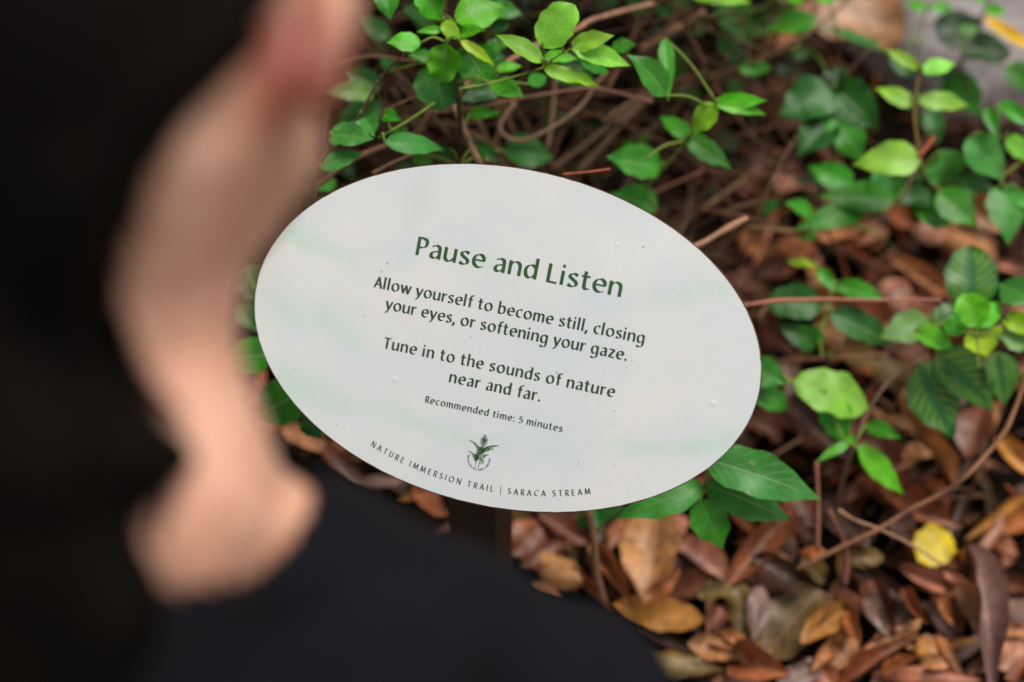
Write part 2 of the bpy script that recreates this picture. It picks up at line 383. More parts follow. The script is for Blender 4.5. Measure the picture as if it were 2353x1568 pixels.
vr = N.n('SeparateXYZ'); N.l(vo.outputs['Color'], vr.inputs[0])
col = N.mix(N.math('MULTIPLY', N.math('MULTIPLY', N.ramp(vo.outputs['Distance'], .04, .02), N.ramp(vr.outputs[0], .72, .8)), .55), col, (.12, .1, .09))
N.l(col, N.b.inputs['Base Color']); N.b.inputs['Roughness'].default_value = .5
N.bump(N.noise(900, 3, .7, tc), .35, .0004)
link('face', mesh('face', v, f, False), N.m, sign)
for x_, y_, r in [(1418, 562, .0022), (907, 872, .0028), (1638, 927, .0028), (918, 408, .0014)]:
    uu, vv = sign_uv(x_, y_); vv_, ff_ = [], []
    for k in range(5):
        for i in range(16):
            aa = i*math.pi/8; rr = r*math.cos(k*math.pi/9.0); vv_.append((uu+rr*math.cos(aa)*1.2, vv+rr*math.sin(aa), .00015+r*.09*math.sin(k*math.pi/9)))
    for k in range(4):
        for i in range(16): ff_.append((k*16+i, k*16+(i+1) % 16, (k+1)*16+(i+1) % 16, (k+1)*16+i))
    ff_.append(tuple(64+i for i in range(16)))
    link('blister', mesh('blister', vv_, ff_), N.m, sign)

mm = .001
T = Ink(); T.line('Pause and Listen', -84.5*mm-.085*15.6*mm+.001, 95.2*mm, 54.85*mm, 15.7*mm, -.0045, thick=.172, sx=1.1)
o = T.obj('title_lettering', M_INK, sign)
T = Ink()
T.line('Allow yourself to become still, closing', -115.4*mm, 121.6*mm, 20.6*mm, 9.35*mm, -.0022)
T.line('your eyes, or softening your gaze.', -102.2*mm, 110.2*mm, 4.2*mm, 9.35*mm, -.004)
T.obj('instruction_lettering', M_INK2, sign)
T = Ink()
T.line('Tune in to the sounds of nature', -97.6*mm, 105.9*mm, -29.1*mm, 9.35*mm, .0022)
T.line('near and far.', -35.0*mm, 45.3*mm, -45.6*mm, 9.35*mm, .003)
T.obj('instruction_lettering', M_INK2, sign)
T = Ink(); T.line('Recommended time: 5 minutes', -52.2*mm, 69.0*mm, -67.25*mm, 5.6*mm, .006, thick=.178)
T.obj('time_lettering', M_INK2, sign)
# curved line along the lower rim
arc = [(-92.21, -114.65), (-81.87, -117.71), (-72.01, -120.86), (-61.41, -123.2), (-54.24, -124.61), (-42.38, -126.64), (-31.14, -128.08), (-18.25, -128.87), (-6.34, -129.5), (4.56, -129.83), (14.41, -129.59), (23.7, -128.95), (35.08, -127.73), (47.75, -126.55), (56.33, -125.09), (66.05, -122.84), (73.2, -121.18), (81.54, -118.9), (91.45, -115.9), (102.47, -112.13)]
def qfit(x):                       # smooth even curve through the measured baseline
    return ARC[0] + ARC[1]*x + ARC[2]*x*x
import numpy as np
ax = np.array(arc); ARC = np.polyfit(ax[:, 0], ax[:, 1], 2)[::-1]
T = Ink(); txt = 'NATURE IMMERSION TRAIL | SARACA STREAM'; cap = 5.1
adv = []; x = 0
for ch in txt: adv.append(x); x += (.42 if ch == ' ' else GL[ch][1]+.24)
tot = adv[-1]+GL['M'][1]
xx = np.linspace(-92.6, 103.0, 900); yy = ARC[0]+ARC[1]*xx+ARC[2]*xx*xx
ss = np.concatenate([[0], np.cumsum(np.hypot(np.diff(xx), np.diff(yy)))])
for i, ch in enumerate(txt):
    if ch == ' ': continue
    ex = (ss[-1]/cap-tot)/(len(txt)-1)
    s0 = (adv[i]+ex*i+GL[ch][1]/2)*cap
    cx, cy = float(np.interp(s0, ss, xx)), float(np.interp(s0, ss, yy)); th = math.atan(ARC[1]+2*ARC[2]*cx)
    hw = GL[ch][1]/2
    T.glyph(ch, lambda px, py: ((cx+((px-hw)*math.cos(th)-py*math.sin(th))*cap)*mm, (cy+((px-hw)*math.sin(th)+py*math.cos(th))*cap)*mm), cap*mm, thick=.14, thin=.045)
T.obj('trail_lettering', M_INK2, sign)
# emblem of two palms
def E(x, y): return sign_uv((1850+x/8.7125)/1.7407, (1720+y/8.7125)/1.7407)
T = Ink(); PXM = 1/8.7125/1.7407/F*SG_D
def frond(pts, w0, w1, length, side, lean=.5, n=16, t0=.1):
    c_ = catmull(pts, 8); m_ = len(c_)
    T.strip([E(*p) for p in c_], [(w0+(w1-w0)*i/(m_-1))*PXM for i in range(m_)])
    for k in range(n):
        t = t0+(1-t0)*k/(n-1); i = min(int(t*(m_-1)), m_-2); p, q = c_[i], c_[i+1]
        dx, dy = q[0]-p[0], q[1]-p[1]; d = math.hypot(dx, dy); dx, dy = dx/d, dy/d
        ln_ = length*(1-.75*max(0, t-.55)/.45)
        for sd in ((side,) if side else (-1, 1)):
            nx, ny = dy*sd, -dx*sd
            tx, ty = p[0]+(nx+dx*lean)*ln_, p[1]+(ny+dy*lean)*ln_
            T.strip([E(*p), E((p[0]+tx)/2, (p[1]+ty)/2), E(tx, ty)], [14*PXM, 13*PXM, 2*PXM])
frond([(650, 880), (640, 780), (600, 650), (520, 530), (400, 420), (250, 360)], 30, 8, 105, 1, .15, 26)
frond([(670, 800), (720, 560), (745, 420), (770, 330), (795, 190)], 26, 6, 140, 0, .8, 15, .15)
frond([(690, 740), (830, 610), (950, 568), (1100, 540), (1260, 550)], 30, 8, 100, -1, .3, 24, .02)
frond([(655, 850), (720, 750), (850, 690), (980, 660), (1100, 660)], 26, 8, 70, -1, .4, 20)
frond([(690, 880), (800, 860), (915, 862)], 12, 6, 75, -1, .25, 11); frond([(668, 955), (735, 940), (800, 940)], 12, 5, 45, -1, .2, 7)
T.poly([E(*p) for p in [(640, 800), (600, 650), (575, 590), (690, 600), (730, 640), (820, 600), (880, 610), (720, 745), (665, 870)]])
frond([(490, 1090), (465, 1000), (420, 890), (330, 780), (200, 725)], 26, 7, 80, 1, .15, 18)
frond([(500, 1040), (535, 850), (565, 670)], 18, 6, 90, 0, .8, 12, .1)
T.poly([E(*p) for p in [(478, 1050), (430, 900), (400, 840), (520, 850), (606, 830), (590, 1000), (500, 1075)]])
T.strip([E(655, 860), E(625, 1015)], [40*PXM, 30*PXM]); T.strip([E(490, 1080), E(462, 1190)], [26*PXM, 22*PXM])
for k in range(7): T.strip([E(610-k*8, 1030+k*42), E(604-k*8, 1060+k*42)], [28*PXM]*2)
for k in range(3): T.strip([E(457-k*6, 1206+k*32), E(453-k*6, 1228+k*32)], [20*PXM]*2)
for p in ([(620, 1022), (690, 1022), (735, 1050), (742, 1110), (715, 1185)], [(640, 1035), (690, 1050), (692, 1100), (675, 1175)], [(640, 1060), (652, 1090), (630, 1180)]):
    c_ = catmull(p); T.strip([E(*q) for q in c_], [20*PXM]*len(c_))
txt = 'SINGAPORE BOTANIC GARDENS'; adv = []; x = 0
for ch in txt: adv.append(x); x += .30 if ch == ' ' else GL[ch][1]+.12
for i, ch in enumerate(txt):
    if ch == ' ': continue
    fr = (adv[i]+GL[ch][1]/2)/x; th = math.radians(212*fr+154)       # sweeps under the palms, left to right
    bx, by = 575+405*math.cos(th), 1010-405*math.sin(th)
    ux, uy = -math.sin(th), -math.cos(th); inx, iny = -math.cos(th), math.sin(th); hw = GL[ch][1]/2
    T.glyph(ch, lambda px, py: E(bx+((px-hw)*ux+py*inx)*62, by+((px-hw)*uy+py*iny)*62), 62*PXM, thick=.17, thin=.06)
T.obj('palm_emblem', M_INK, sign)
# post: a square steel tube under the board
PB = Vector((SGC.x, SGC.y, 0)) + SU*-.009 - SH*.030
def sign_z(p):   # underside of the board above a point
    return SGC.z + ((p-SGC).dot(SH))*math.tan(TILT) - .004
hw, hd = .0225, .028; v, f = [], []
b0 = gz(PB.x, PB.y)-.05
for z_ in (0, 1):
    for a_, b_ in ((-1, -1), (1, -1), (1, 1), (-1, 1)):
        p = PB + SU*(a_*hw) + SH*(b_*hd); p.z = sign_z(p)-.004 if z_ else b0; v.append(MS.inverted() @ p)
f = [(0, 1, 2, 3), (7, 6, 5, 4)]+[(i, i+4, (i+1) % 4+4, (i+1) % 4) for i in range(4)]
po = link('post', mesh('post', v, f, False), M_POST, sign)
bv = po.modifiers.new('bevel', 'BEVEL'); bv.width = .002; bv.segments = 2

# ------------------------------------------------------------------ plant building
def leaf_geo(base, tip, W, nrm, shape='ovate', fold=.25, arch=.08, wave=.05, nt_=12, ns=6, seed=0, roll=0.0, twist=0.0, ragged=0.0):
    ax = tip-base; Ln = ax.length; ax = ax/Ln
    nrm = (nrm-ax*nrm.dot(ax)).normalized(); sd = ax.cross(nrm)
    pq = {'ovate': (.55, .95), 'lance': (.75, .85), 'round': (.5, .55), 'ellip': (.6, .62)}[shape]
    tm = pq[0]/(pq[0]+pq[1]); mx = tm**pq[0]*(1-tm)**pq[1]
    v, f, uv = [], [], []; ph = seed*1.7
    for i in range(nt_+1):
        t = .004+.994*i/nt_; hw_ = t**pq[0]*(1-t)**pq[1]/mx*W/2
        if t > .7 and shape == 'ovate': hw_ *= 1-.4*((t-.7)/.3)**.8
        for j in range(ns+1):
            s = -1+2*j/ns
            wv_ = wave*W*math.sin(9*t+ph+(1.4 if s > 0 else 0))*s*s + .5*wave*W*math.sin(17*t+ph*2+s)*abs(s)
            rr = roll*s*s*hw_
            lift = fold*abs(s)*hw_ + arch*Ln*4*t*(1-t)*.5 - arch*Ln*t*t*.8 + wv_ + rr
            ed = 1+(.05*math.sin(23*t+ph*3)+.16*(ragged*noise.noise((t*5, s*1.5, seed*3.1))))*abs(s)
            tw = twist*(t-.4); s2_, n2_ = sd*math.cos(tw)+nrm*math.sin(tw), nrm*math.cos(tw)-sd*math.sin(tw)
            p = base + ax*(Ln*t) + s2_*(s*hw_*ed*(1-min(.5, .22*abs(roll))*abs(s))) + n2_*(fold*abs(s)*hw_+wv_+rr) + nrm*(lift-fold*abs(s)*hw_-wv_-rr)
            v.append(p); uv.append((t, s*.5+.5))
    for i in range(nt_):
        for j in range(ns): k = i*(ns+1)+j; f.append((k, k+1, k+ns+2, k+ns+1))
    return v, f, uv
def tube_geo(pts, r0, r1, nsg=8, knots=0):
    P = [Vector(p) for p in pts]; v, f = [], []; m_ = len(P)
    for i, p in enumerate(P):
        d = (P[min(i+1, m_-1)]-P[max(i-1, 0)]).normalized()
        s_ = d.orthogonal().normalized() if i == 0 else (s_-d*s_.dot(d)).normalized()
        b_ = d.cross(s_); r = r0+(r1-r0)*i/(m_-1)
        r *= 1+(knots*max(0, noise.noise(p*40)) if knots else 0)
        for k in range(nsg):
            a_ = 2*math.pi*k/nsg; v.append(p+s_*(r*math.cos(a_))+b_*(r*math.sin(a_)))
    for i in range(m_-1):
        for k in range(nsg): f.append((i*nsg+k, i*nsg+(k+1) % nsg, (i+1)*nsg+(k+1) % nsg, (i+1)*nsg+k))
    f.append(tuple(range(nsg-1, -1, -1))); f.append(tuple((m_-1)*nsg+k for k in range(nsg)))
    return v, f
def cat3(p, n=6):
    P = [Vector(q) for q in p]; P = [P[0]*2-P[1]]+P+[P[-1]*2-P[-2]]; out = []
    for i in range(1, len(P)-2):
        for k in range(n):
            t = k/n; a_, b_, c_, d_ = P[i-1:i+3]
            out.append((2*b_+(c_-a_)*t+(2*a_-5*b_+4*c_-d_)*t*t+(3*b_-a_-3*c_+d_)*t**3)*.5)
    out.append(P[-2]); return out
PXD = 1/F
NLEAF = [0]
G = {'br': lin((84, 184, 16)), 'lt': lin((128, 198, 60)), 'md': lin((50, 142, 20)), 'bl': lin((58, 136, 50)), 'dk': lin((22, 90, 18)), 'vd': lin((12, 56, 8)), 'yg': lin((136, 190, 24)), 'yl': lin((226, 186, 30)), 'pa': lin((108, 160, 92)), 'vr': lin((34, 100, 40))}
def leaf(parent, b, t, wpx, colr='md', d=1.35, dd=0, shape='ovate', mat=None, fold=None, arch=None, wave=.05):
    """base and tip as seen, width as seen, distance along the view"""
    NLEAF[0] += 1; k = NLEAF[0]; R = random.Random(k*7+3)
    B = at(b[0], b[1], d+R.uniform(-.008, .008)); Tp = at(t[0], t[1], d+dd+R.uniform(-.02, .02))
    ax = (Tp-B).normalized(); n0 = (CAM-B).normalized(); n0 = (n0-ax*n0.dot(ax)).normalized()
    nz = Vector((R.uniform(-.35, .35), R.uniform(-.35, .35), 1)); nz = (nz-ax*nz.dot(ax)).normalized()
    n_ = (n0*.62+nz*.5).normalized(); cs = max(.55, n_.dot(n0)); W = wpx*PXD*d/cs*1.12; Tp = B+(Tp-B)*1.07
    v, f, uv = leaf_geo(B, Tp, W, n_, shape, R.uniform(.12, .38) if fold is None else fold, R.uniform(.02, .12) if arch is None else arch, wave*R.uniform(.5, 1.5), 14, 6, k)
    lo = parent.location if parent else B
    me = mesh('leaf', [p-lo for p in v], f, True, uv)
    o = link('leaf', me, mat or M_LEAF, parent, None if parent else lo)
    c_ = G[colr] if isinstance(colr, str) else colr
    j = R.uniform(.74, 1.16); o.color = (c_[0]*j*R.uniform(.85, 1.35), c_[1]*j, c_[2]*j*R.uniform(.7, 1.15), 1)
    return o, B
def stem(parent, pts, d, r0, r1, col, name='stem', n=6, knots=.5):
    """pts as seen; d one distance or one per point; radii as seen"""
    ds = d if isinstance(d, (list, tuple)) else [d]*len(pts)
    P = cat3([at(p[0], p[1], q) for p, q in zip(pts, ds)], n); dm = sum(ds)/len(ds)
    P = [p+Vector((noise.noise(p*25), noise.noise(p*25+Vector((9, 0, 0))), noise.noise(p*25+Vector((0, 9, 0)))))*.0015 for p in P]
    v, f = tube_geo(P, r0*PXD*dm, r1*PXD*dm, 8, knots)
    lo = parent.location if parent else P[0]
    o = link(name, mesh(name, [p-lo for p in v], f), M_STEM, parent, None if parent else lo); o.color = col+(1,)
    return o
BRN, BRL, GST, DST, RST = lin((118, 82, 62)), lin((160, 118, 92)), lin((110, 130, 50)), lin((64, 40, 32)), lin((160, 84, 58))
def plant(label, root, leaves, conv=lambda x, y: (x, y), d=1.35, stems=(), stemcol=GST, name='leafy_plant', group=None, pet=3.2):
    """leaves: (base, tip, width, colour, optional dict); a petiole joins each leaf to the nearest stem"""
    if conv in (z3, z4):
        far = lambda q: 1.2+(q-1.2)*1.28 if not isinstance(q, (list, tuple)) else [1.2+(u-1.2)*1.28 for u in q]
        d = far(d); stems = [tuple(s_[:4])+(far(s_[4]),) if len(s_) > 4 else s_ for s_ in stems]
        leaves = [tuple(l_[:4])+(dict(l_[4], d=far(l_[4]['d'])),) if len(l_) > 4 and 'd' in l_[4] else l_ for l_ in leaves]
    rp = ground_at(*root); pl = empty(name, rp, label, 'plant', group)
    sp = []
    for s_ in stems:
        pts, r0, r1 = s_[0], s_[1], s_[2]; colr = s_[3] if len(s_) > 3 else stemcol
        q = [conv(*p) for p in pts]; ds = s_[4] if len(s_) > 4 else d
        stem(pl, q, ds, r0, r1, colr); dl = ds if isinstance(ds, (list, tuple)) else [ds]*len(q)
        sp += cat3([at(p[0], p[1], e_) for p, e_ in zip(q, dl)], 6)
    top = None
    for lf in leaves:
        b, t, wd, colr = lf[:4]; kw = dict(lf[4]) if len(lf) > 4 else {}
        sc = conv(1, 0)[0]-conv(0, 0)[0]; dl = kw.pop('d', d)
        o, B = leaf(pl, conv(*b), conv(*t), wd*sc, colr, dl, **kw)
        if not sp:
            mid = B*.4+rp*.6+Vector((0, 0, .03)); P = cat3([rp-Vector((0, 0, .03)), mid, B], 7); sp += P
            v, f = tube_geo(P, pet*1.3*PXD*d, pet*.8*PXD*d, 7, .4)
            so_ = link('stem', mesh('stem', [p-rp for p in v], f), M_STEM, pl); so_.color = stemcol+(1,)
        else:
            q = min(sp, key=lambda p: (p-B).length)
            if (q-B).length > .004:
                md = (q+B)*.5+Vector((0, 0, .006)); P = cat3([q, md, B], 4); v, f = tube_geo(P, pet*PXD*d, pet*.75*PXD*d, 6)
                so_ = link('petiole', mesh('petiole', [p-rp for p in v], f), M_STEM, pl); so_.color = stemcol+(1,)
    if stems:                       # root the lowest stem end in the soil
        q = min(sp, key=lambda p: p.z)
        if q.z > gz(q.x, q.y)+.01:
            P = cat3([q, q*.5+rp*.5+Vector((.01, 0, .01)), rp-Vector((0, 0, .03))], 6); v, f = tube_geo(P, pet*PXD*d, pet*1.5*PXD*d, 7, .4)
            so_ = link('stem', mesh('stem', [p-rp for p in v], f), M_STEM, pl); so_.color = stemcol+(1,)
    return pl
V = {'mat': M_VAR, 'shape': 'ovate'}

plant('bright green shrub with drooping new leaves above the top rim of the sign', z2(1075, 1330), [
    ((570, -60), (605, 115), 150, 'md'), ((800, -70), (950, 130), 190, 'br'), ((1045, 140), (1370, 40), 190, 'br', {'fold': .1}), ((810, 290), (595, 285), 115, 'br'),
    ((960, 200), (795, 212), 50, 'br'), ((955, 150), (1075, 262), 95, 'yg'), ((1065, 232), (1235, 203), 75, 'br'), ((990, 288), (940, 560), 205, 'br', {'wave': .12}),
    ((1080, 275), (1300, 428), 65, 'yg'), ((1110, 320), (1262, 560), 250, 'md', {'d': 1.33}), ((880, 430), (968, 718), 300, 'bl', {'d': 1.34, 'shape': 'round', 'arch': .05}), ((900, 390), (735, 370), 75, 'md', {'d': 1.37}),
    ((1340, 595), (1085, 670), 115, 'dk', {'d': 1.33}), ((1290, 560), (1500, 650), 115, 'br', {'wave': .12}), ((1535, 565), (1655, 515), 90, 'md', {'d': 1.36}), ((1140, 765), (1330, 760), 75, 'md', {'d': 1.4}),
    ((1320, 475), (1485, 440), 60, 'br', {'d': 1.36}), ((1260, 420), (1380, 380), 150, 'dk', {'d': 1.38}), ((1250, 330), (1400, 290), 85, 'md', {'d': 1.36}), ((1270, 480), (1310, 610), 95, 'md', {'d': 1.34}), ((640, 470), (545, 385), 90, 'dk', {'d': 1.4}), ((1190, 985), (1330, 1085), 100, 'dk', {'d': 1.4}), ((1010, 1000), (930, 1085), 90, 'dk', {'d': 1.4}), ((760, 1050), (890, 1095), 95, 'md', {'d': 1.4}), ((1370, 1010), (1700, 1060), 190, 'dk', {'d': 1.46}), ((840, 100), (700, 40), 110, 'dk', {'d': 1.38}), ((1240, 60), (1480, 90), 120, 'bl', {'d': 1.42}), ((1380, 120), (1300, 230), 100, 'dk', {'d': 1.42})], z2, 1.3,
    stems=[([(1045, 150), (1040, 400), (1065, 700), (1078, 900), (1070, 1120)], 5.5, 5, DST, [1.31, 1.32, 1.33, 1.35, 1.38]), ([(985, -60), (975, 100), (985, 290)], 3, 2, DST)], name='leafy_shrub')
plant('sprig of pale paired leaves on a yellow-green stalk above the sign', z2(1000, 1250), [
    ((1625, 420), (1335, 232), 105, 'lt'), ((1632, 320), (1825, 45), 225, 'lt', {'shape': 'round'}), ((1825, 318), (2090, 240), 115, 'lt'), ((1830, 330), (2210, 432), 125, 'lt'),
    ((1840, 340), (1985, 430), 85, 'br'), ((1640, 465), (1995, 570), 90, 'yg', {'wave': .12}), ((1635, 390), (1860, 390), 75, 'br', {'d': 1.31}), ((1740, 300), (1800, 200), 60, 'br'), ((1690, 480), (1830, 520), 90, 'md', {'d': 1.33}), ((1880, 400), (2070, 480), 110, 'md', {'d': 1.33}), ((2090, 330), (2250, 300), 85, 'md', {'d': 1.36})], z2, 1.28,
    stems=[([(1080, 600), (1280, 560), (1500, 500), (1630, 455)], 3, 2.2), ([(1630, 455), (1640, 380), (1630, 320)], 2.2, 2), ([(1640, 440), (1740, 375), (1832, 328)], 2.2, 1.8)])
plant('vine of dull blue-green leaves on a thin dark stem beside the ear of the person', z2(110, 1380), [
    ((500, 640), (165, 600), 120, 'pa', {'d': 1.42}), ((540, 590), (300, 480), 140, 'dk', {'d': 1.45}), ((600, 265), (390, 110), 115, 'dk', {'d': 1.45}), ((560, 740), (260, 770), 150, 'dk', {'d': 1.44}),
    ((430, 790), (500, 910), 150, 'bl'), ((560, 775), (662, 800), 85, 'md'), ((190, 905), (475, 930), 150, 'bl'), ((150, 1140), (410, 1020), 105, 'bl', {'arch': .18}), ((570, 960), (958, 992), 125, 'bl', {'arch': .12, 'fold': .12}),
    ((640, 930), (720, 870), 80, 'md', {'d': 1.37}), ((250, 1230), (100, 1260), 90, 'md', {'d': 1.42})], z2, 1.31,
    stems=[([(900, 240), (765, 325), (600, 460), (490, 600), (420, 740), (360, 820), (230, 955), (150, 1060), (105, 1180), (95, 1400)], 2.2, 4, DST), ([(905, 695), (800, 770), (690, 835), (520, 925)], 2.6, 3.4, GST)], name='leafy_vine')
plant('upright sprig of three bright glossy young leaves over duller ones, above the sign', (1440, 470), [
    ((405, 655), (720, 632), 95, 'br', {'fold': .3}), ((420, 660), (722, 712), 75, 'br'), ((405, 650), (278, 842), 130, 'yg', {'fold': .4}), ((262, 870), (72, 735), 100, 'md', {'d': 1.36}), ((230, 868), (498, 1052), 125, 'md', {'d': 1.36}),
    ((95, 600), (-110, 350), 150, 'md', {'d': 1.3}), ((95, 240), (115, 605), 90, 'md'), ((-30, 1000), (-250, 1000), 20, 'md'), ((60, 1060), (-255, 990), 190, 'md', {'d': 1.38}), ((40, 1330), (-235, 1210), 170, 'md', {'d': 1.4})], z3, 1.33,
    stems=[([(420, 650), (330, 760), (230, 872), (120, 1010), (-30, 1190), (-60, 1330)], 2.5, 4.5, GST, [1.33, 1.34, 1.36, 1.38, 1.4, 1.43])])
plant('plant with a pair of broad dark heart-shaped leaves, left of the pale paired sprig', z3(1150, 1180), [
    ((1150, 560), (835, 715), 250, 'dk', {'shape': 'ovate', 'fold': .15}), ((1150, 545), (1432, 795), 240, 'dk', {'fold': .3}), ((1150, 760), (938, 965), 200, 'dk'), ((1140, 720), (1335, 1000), 200, 'md'), ((1160, 560), (1190, 410), 150, 'vd'), ((1000, 310), (885, 360), 95, 'dk', {'d': 1.6})], z3, 1.46, stems=[([(1155, 545), (1140, 700), (1145, 850), (1150, 1080)], 3, 4, BRN)])
plant('tall sprig with four pale lime leaves in opposite pairs, upper right', z3(1700, 1300), [
    ((1668, 668), (1435, 553), 95, 'lt', {'fold': .12}), ((1688, 632), (2000, 655), 108, 'lt', {'fold': .1}), ((1714, 455), (1915, 395), 95, 'lt'), ((1692, 435), (1490, 312), 70, 'yg'), ((1640, 480), (1500, 330), 90, 'dk', {'d': 1.5})], z3, 1.42,
    stems=[([(1704, 440), (1685, 540), (1666, 660), (1672, 780), (1690, 930), (1700, 1050)], 3, 4, lin((120, 100, 48)))])
plant('low plant with one broad pale lime leaf over blue-green leaves, right', z3(1600, 1500), [
    ((1700, 1005), (1305, 1022), 195, 'lt', {'fold': .2, 'arch': .12, 'd': 1.4}), ((1450, 1045), (1545, 1235), 240, 'bl'), ((1830, 945), (1852, 1172), 225, 'bl'), ((1280, 1165), (1005, 1050), 150, 'md'), ((1530, 1262), (1100, 1230), 170, 'md'), ((1340, 1330), (940, 1425), 140, 'md'),
    ((1020, 1340), (860, 1280), 85, 'md'), ((1780, 1225), (1580, 1270), 120, 'dk'), ((1650, 1270), (1895, 1425), 150, 'md'), ((1810, 1212), (2045, 1410), 180, 'md'), ((1050, 1490), (905, 1480), 60, 'md', {'d': 1.5}), ((2150, 1180), (1900, 1120), 100, 'dk')], z3, 1.44,
    stems=[([(1650, 1060), (1600, 1200), (1490, 1345), (1210, 1420), (900, 1450), (600, 1430)], 5, 3.5, lin((120, 92, 60))), ([(1650, 1060), (1730, 1120), (1810, 1200)], 3, 2.5, BRN)])
plant('plant with drooping pale-sheened leaves at the right edge, in front of the boulder', (2320, 560), [
    ((2005, 862), (2218, 1115), 205, 'bl', {'fold': .12}), ((2215, 1168), (2258, 1505), 205, 'bl', {'fold': .15}), ((2240, 870), (2420, 1010), 110, 'lt'), ((2190, 650), (2400, 790), 90, 'md'), ((2120, 680), (2185, 860), 80, 'md'), ((2330, 1200), (2420, 1330), 130, 'md')], z3, 1.42,
    stems=[([(2400, 950), (2300, 1045), (2212, 1115), (2212, 1180)], 3.5, 2.5, GST), ([(2170, 860), (2240, 870), (2330, 880)], 2.5, 2.5, GST)])
plant('plant with dark rounded leaves and one yellow leaf against the boulder, top right', (2230, 330), [
    ((1985, 315), (1880, 75), 240, 'vd', {'shape': 'round'}), ((1955, 320), (2248, 330), 165, 'vd', {'shape': 'round'}), ((1990, 290), (2195, 230), 115, 'md'), ((1960, 230), (2050, 170), 90, 'pa'), ((2090, 105), (2400, 300), 70, 'yl', {'shape': 'lance'}),
    ((2110, 50), (2232, 90), 65, 'br'), ((2110, 10), (2060, -40), 60, 'br'), ((1860, 480), (2075, 705), 190, 'md', {'d': 1.6}), ((2230, 430), (2420, 560), 150, 'bl', {'d': 1.6}), ((1930, 470), (1700, 420), 90, 'dk', {'d': 1.6})], z3, 1.56,
    stems=[([(2130, -40), (2090, 120), (1990, 290), (1960, 420), (2000, 560)], 2.5, 4, DST)])
plant('tiny sprig with two bright round leaves on a thin stalk before the boulder', (2090, 130), [
    ((1735, 45), (1605, 25), 58, 'br'), ((1765, 55), (1905, 42), 58, 'br')], z3, 1.56, stems=[([(1770, -20), (1745, 60), (1690, 170), (1620, 280)], 2.2, 2.5, GST)])
plant('spray of yellow-green leaves at the top edge above the dark stems', (1700, 130), [
    ((250, -40), (620, 12), 90, 'yg'), ((870, -30), (960, 20), 60, 'br'), ((1045, -10), (1160, 15), 45, 'br'), ((455, 10), (620, 250), 190, 'bl', {'d': 1.55}), ((720, 60), (640, 210), 120, 'dk', {'d': 1.55}), ((425, 240), (565, 405), 85, 'bl', {'d': 1.55}), ((560, 440), (765, 425), 85, 'md', {'d': 1.5}),
    ((1050, 130), (735, 175), 115, 'md', {'d': 1.5}), ((1120, 180), (1500, 320), 45, 'bl', {'d': 1.55}), ((30, 60), (230, 130), 70, 'bl', {'d': 1.6}), ((270, 150), (340, 200), 60, 'pa', {'d': 1.6}), ((-150, 20), (-20, 80), 90, 'bl', {'d': 1.6}), ((-330, -20), (-200, 30), 100, 'bl', {'d': 1.6}), ((100, 0), (260, 40), 80, 'bl', {'d': 1.6}), ((820, 30), (930, 110), 80, 'md', {'d': 1.6})], z3, 1.45, stems=[([(420, -40), (560, 120), (610, 300), (640, 480)], 2.6, 3, BRN, 1.52)])
plant('plant with dark leaves netted in yellow-green veins at the right edge', z4(2080, 950), [
    ((2030, 560), (2010, 150), 290, 'vr', dict(V, fold=.1, shape='ellip')), ((1690, 885), (1895, 1320), 285, 'vr', dict(V, fold=.1)), ((1800, 805), (2150, 1145), 250, 'vr', dict(V)), ((2180, 800), (2232, 1115), 190, 'vr', dict(V)), ((1760, 610), (1465, 700), 190, 'pa', dict(V)), ((1960, 530), (1750, 620), 130, 'vr', dict(V))], z4, 1.4,
    stems=[([(2030, 560), (2040, 680), (2020, 790), (1960, 800), (1700, 890)], 3, 3, GST), ([(2020, 790), (2090, 840), (2180, 810)], 3, 2.5, GST), ([(2030, 700), (1900, 620), (1750, 600)], 2.5, 2.5, GST)])
plant('bright lime young leaves clustered over the netted dark leaves, right edge', z4(2060, 900), [
    ((2060, 640), (1985, 445), 190, 'br', {'shape': 'round'}), ((2070, 640), (2200, 480), 120, 'br'), ((2058, 645), (2112, 818), 215, 'yg', {'shape': 'ovate'}), ((1660, 665), (1905, 760), 125, 'br'), ((1900, 700), (1930, 560), 115, 'md'), ((2235, 570), (2420, 690), 120, 'yg'), ((2400, 480), (2215, 370), 200, 'bl'), ((2380, 760), (2190, 690), 130, 'pa')], z4, 1.36,
    stems=[([(2055, 640), (2060, 760), (2060, 900)], 2.5, 3, GST), ([(2060, 700), (2250, 620), (2400, 600)], 2.4, 2.4, GST)])
plant('low plant with dark glossy leaves crossed by a reddish bare twig', z4(1080, 900), [
    ((1085, 500), (762, 485), 200, 'dk', {'shape': 'round', 'fold': .25}), ((1050, 270), (1170, 420), 70, 'md'), ((1180, 375), (1470, 465), 110, 'md'), ((1135, 560), (1515, 740), 170, 'dk', {'fold': .3}), ((1050, 640), (990, 775), 130, 'md'), ((1040, 770), (822, 625), 130, 'dk'), ((860, 230), (1060, 260), 40, 'yg')], z4, 1.42,
    stems=[([(1060, 255), (1130, 420), (1110, 560), (1080, 700), (1075, 820)], 2.6, 3, GST)])
plant('plant with one pale angular leaf above a hanging mid-green leaf, right of the sign', z4(1290, 1450), [
    ((905, 985), (1350, 1130), 250, 'lt', {'fold': .08, 'shape': 'ellip'}), ((1095, 1060), (1235, 1370), 185, 'md'), ((1310, 1400), (1580, 1680), 130, 'br', {'d': 1.38}), ((1365, 1255), (1565, 1335), 95, 'md'), ((1250, 1370), (1060, 1480), 55, 'br'), ((1290, 1390), (1230, 1310), 45, 'br'), ((630, 900), (845, 990), 180, 'bl'), ((640, 1040), (868, 1150), 150, 'md')], z4, 1.38,
    stems=[([(900, 985), (1000, 1040), (1100, 1070), (1200, 1320), (1300, 1400)], 2.2, 2.6, GST)])
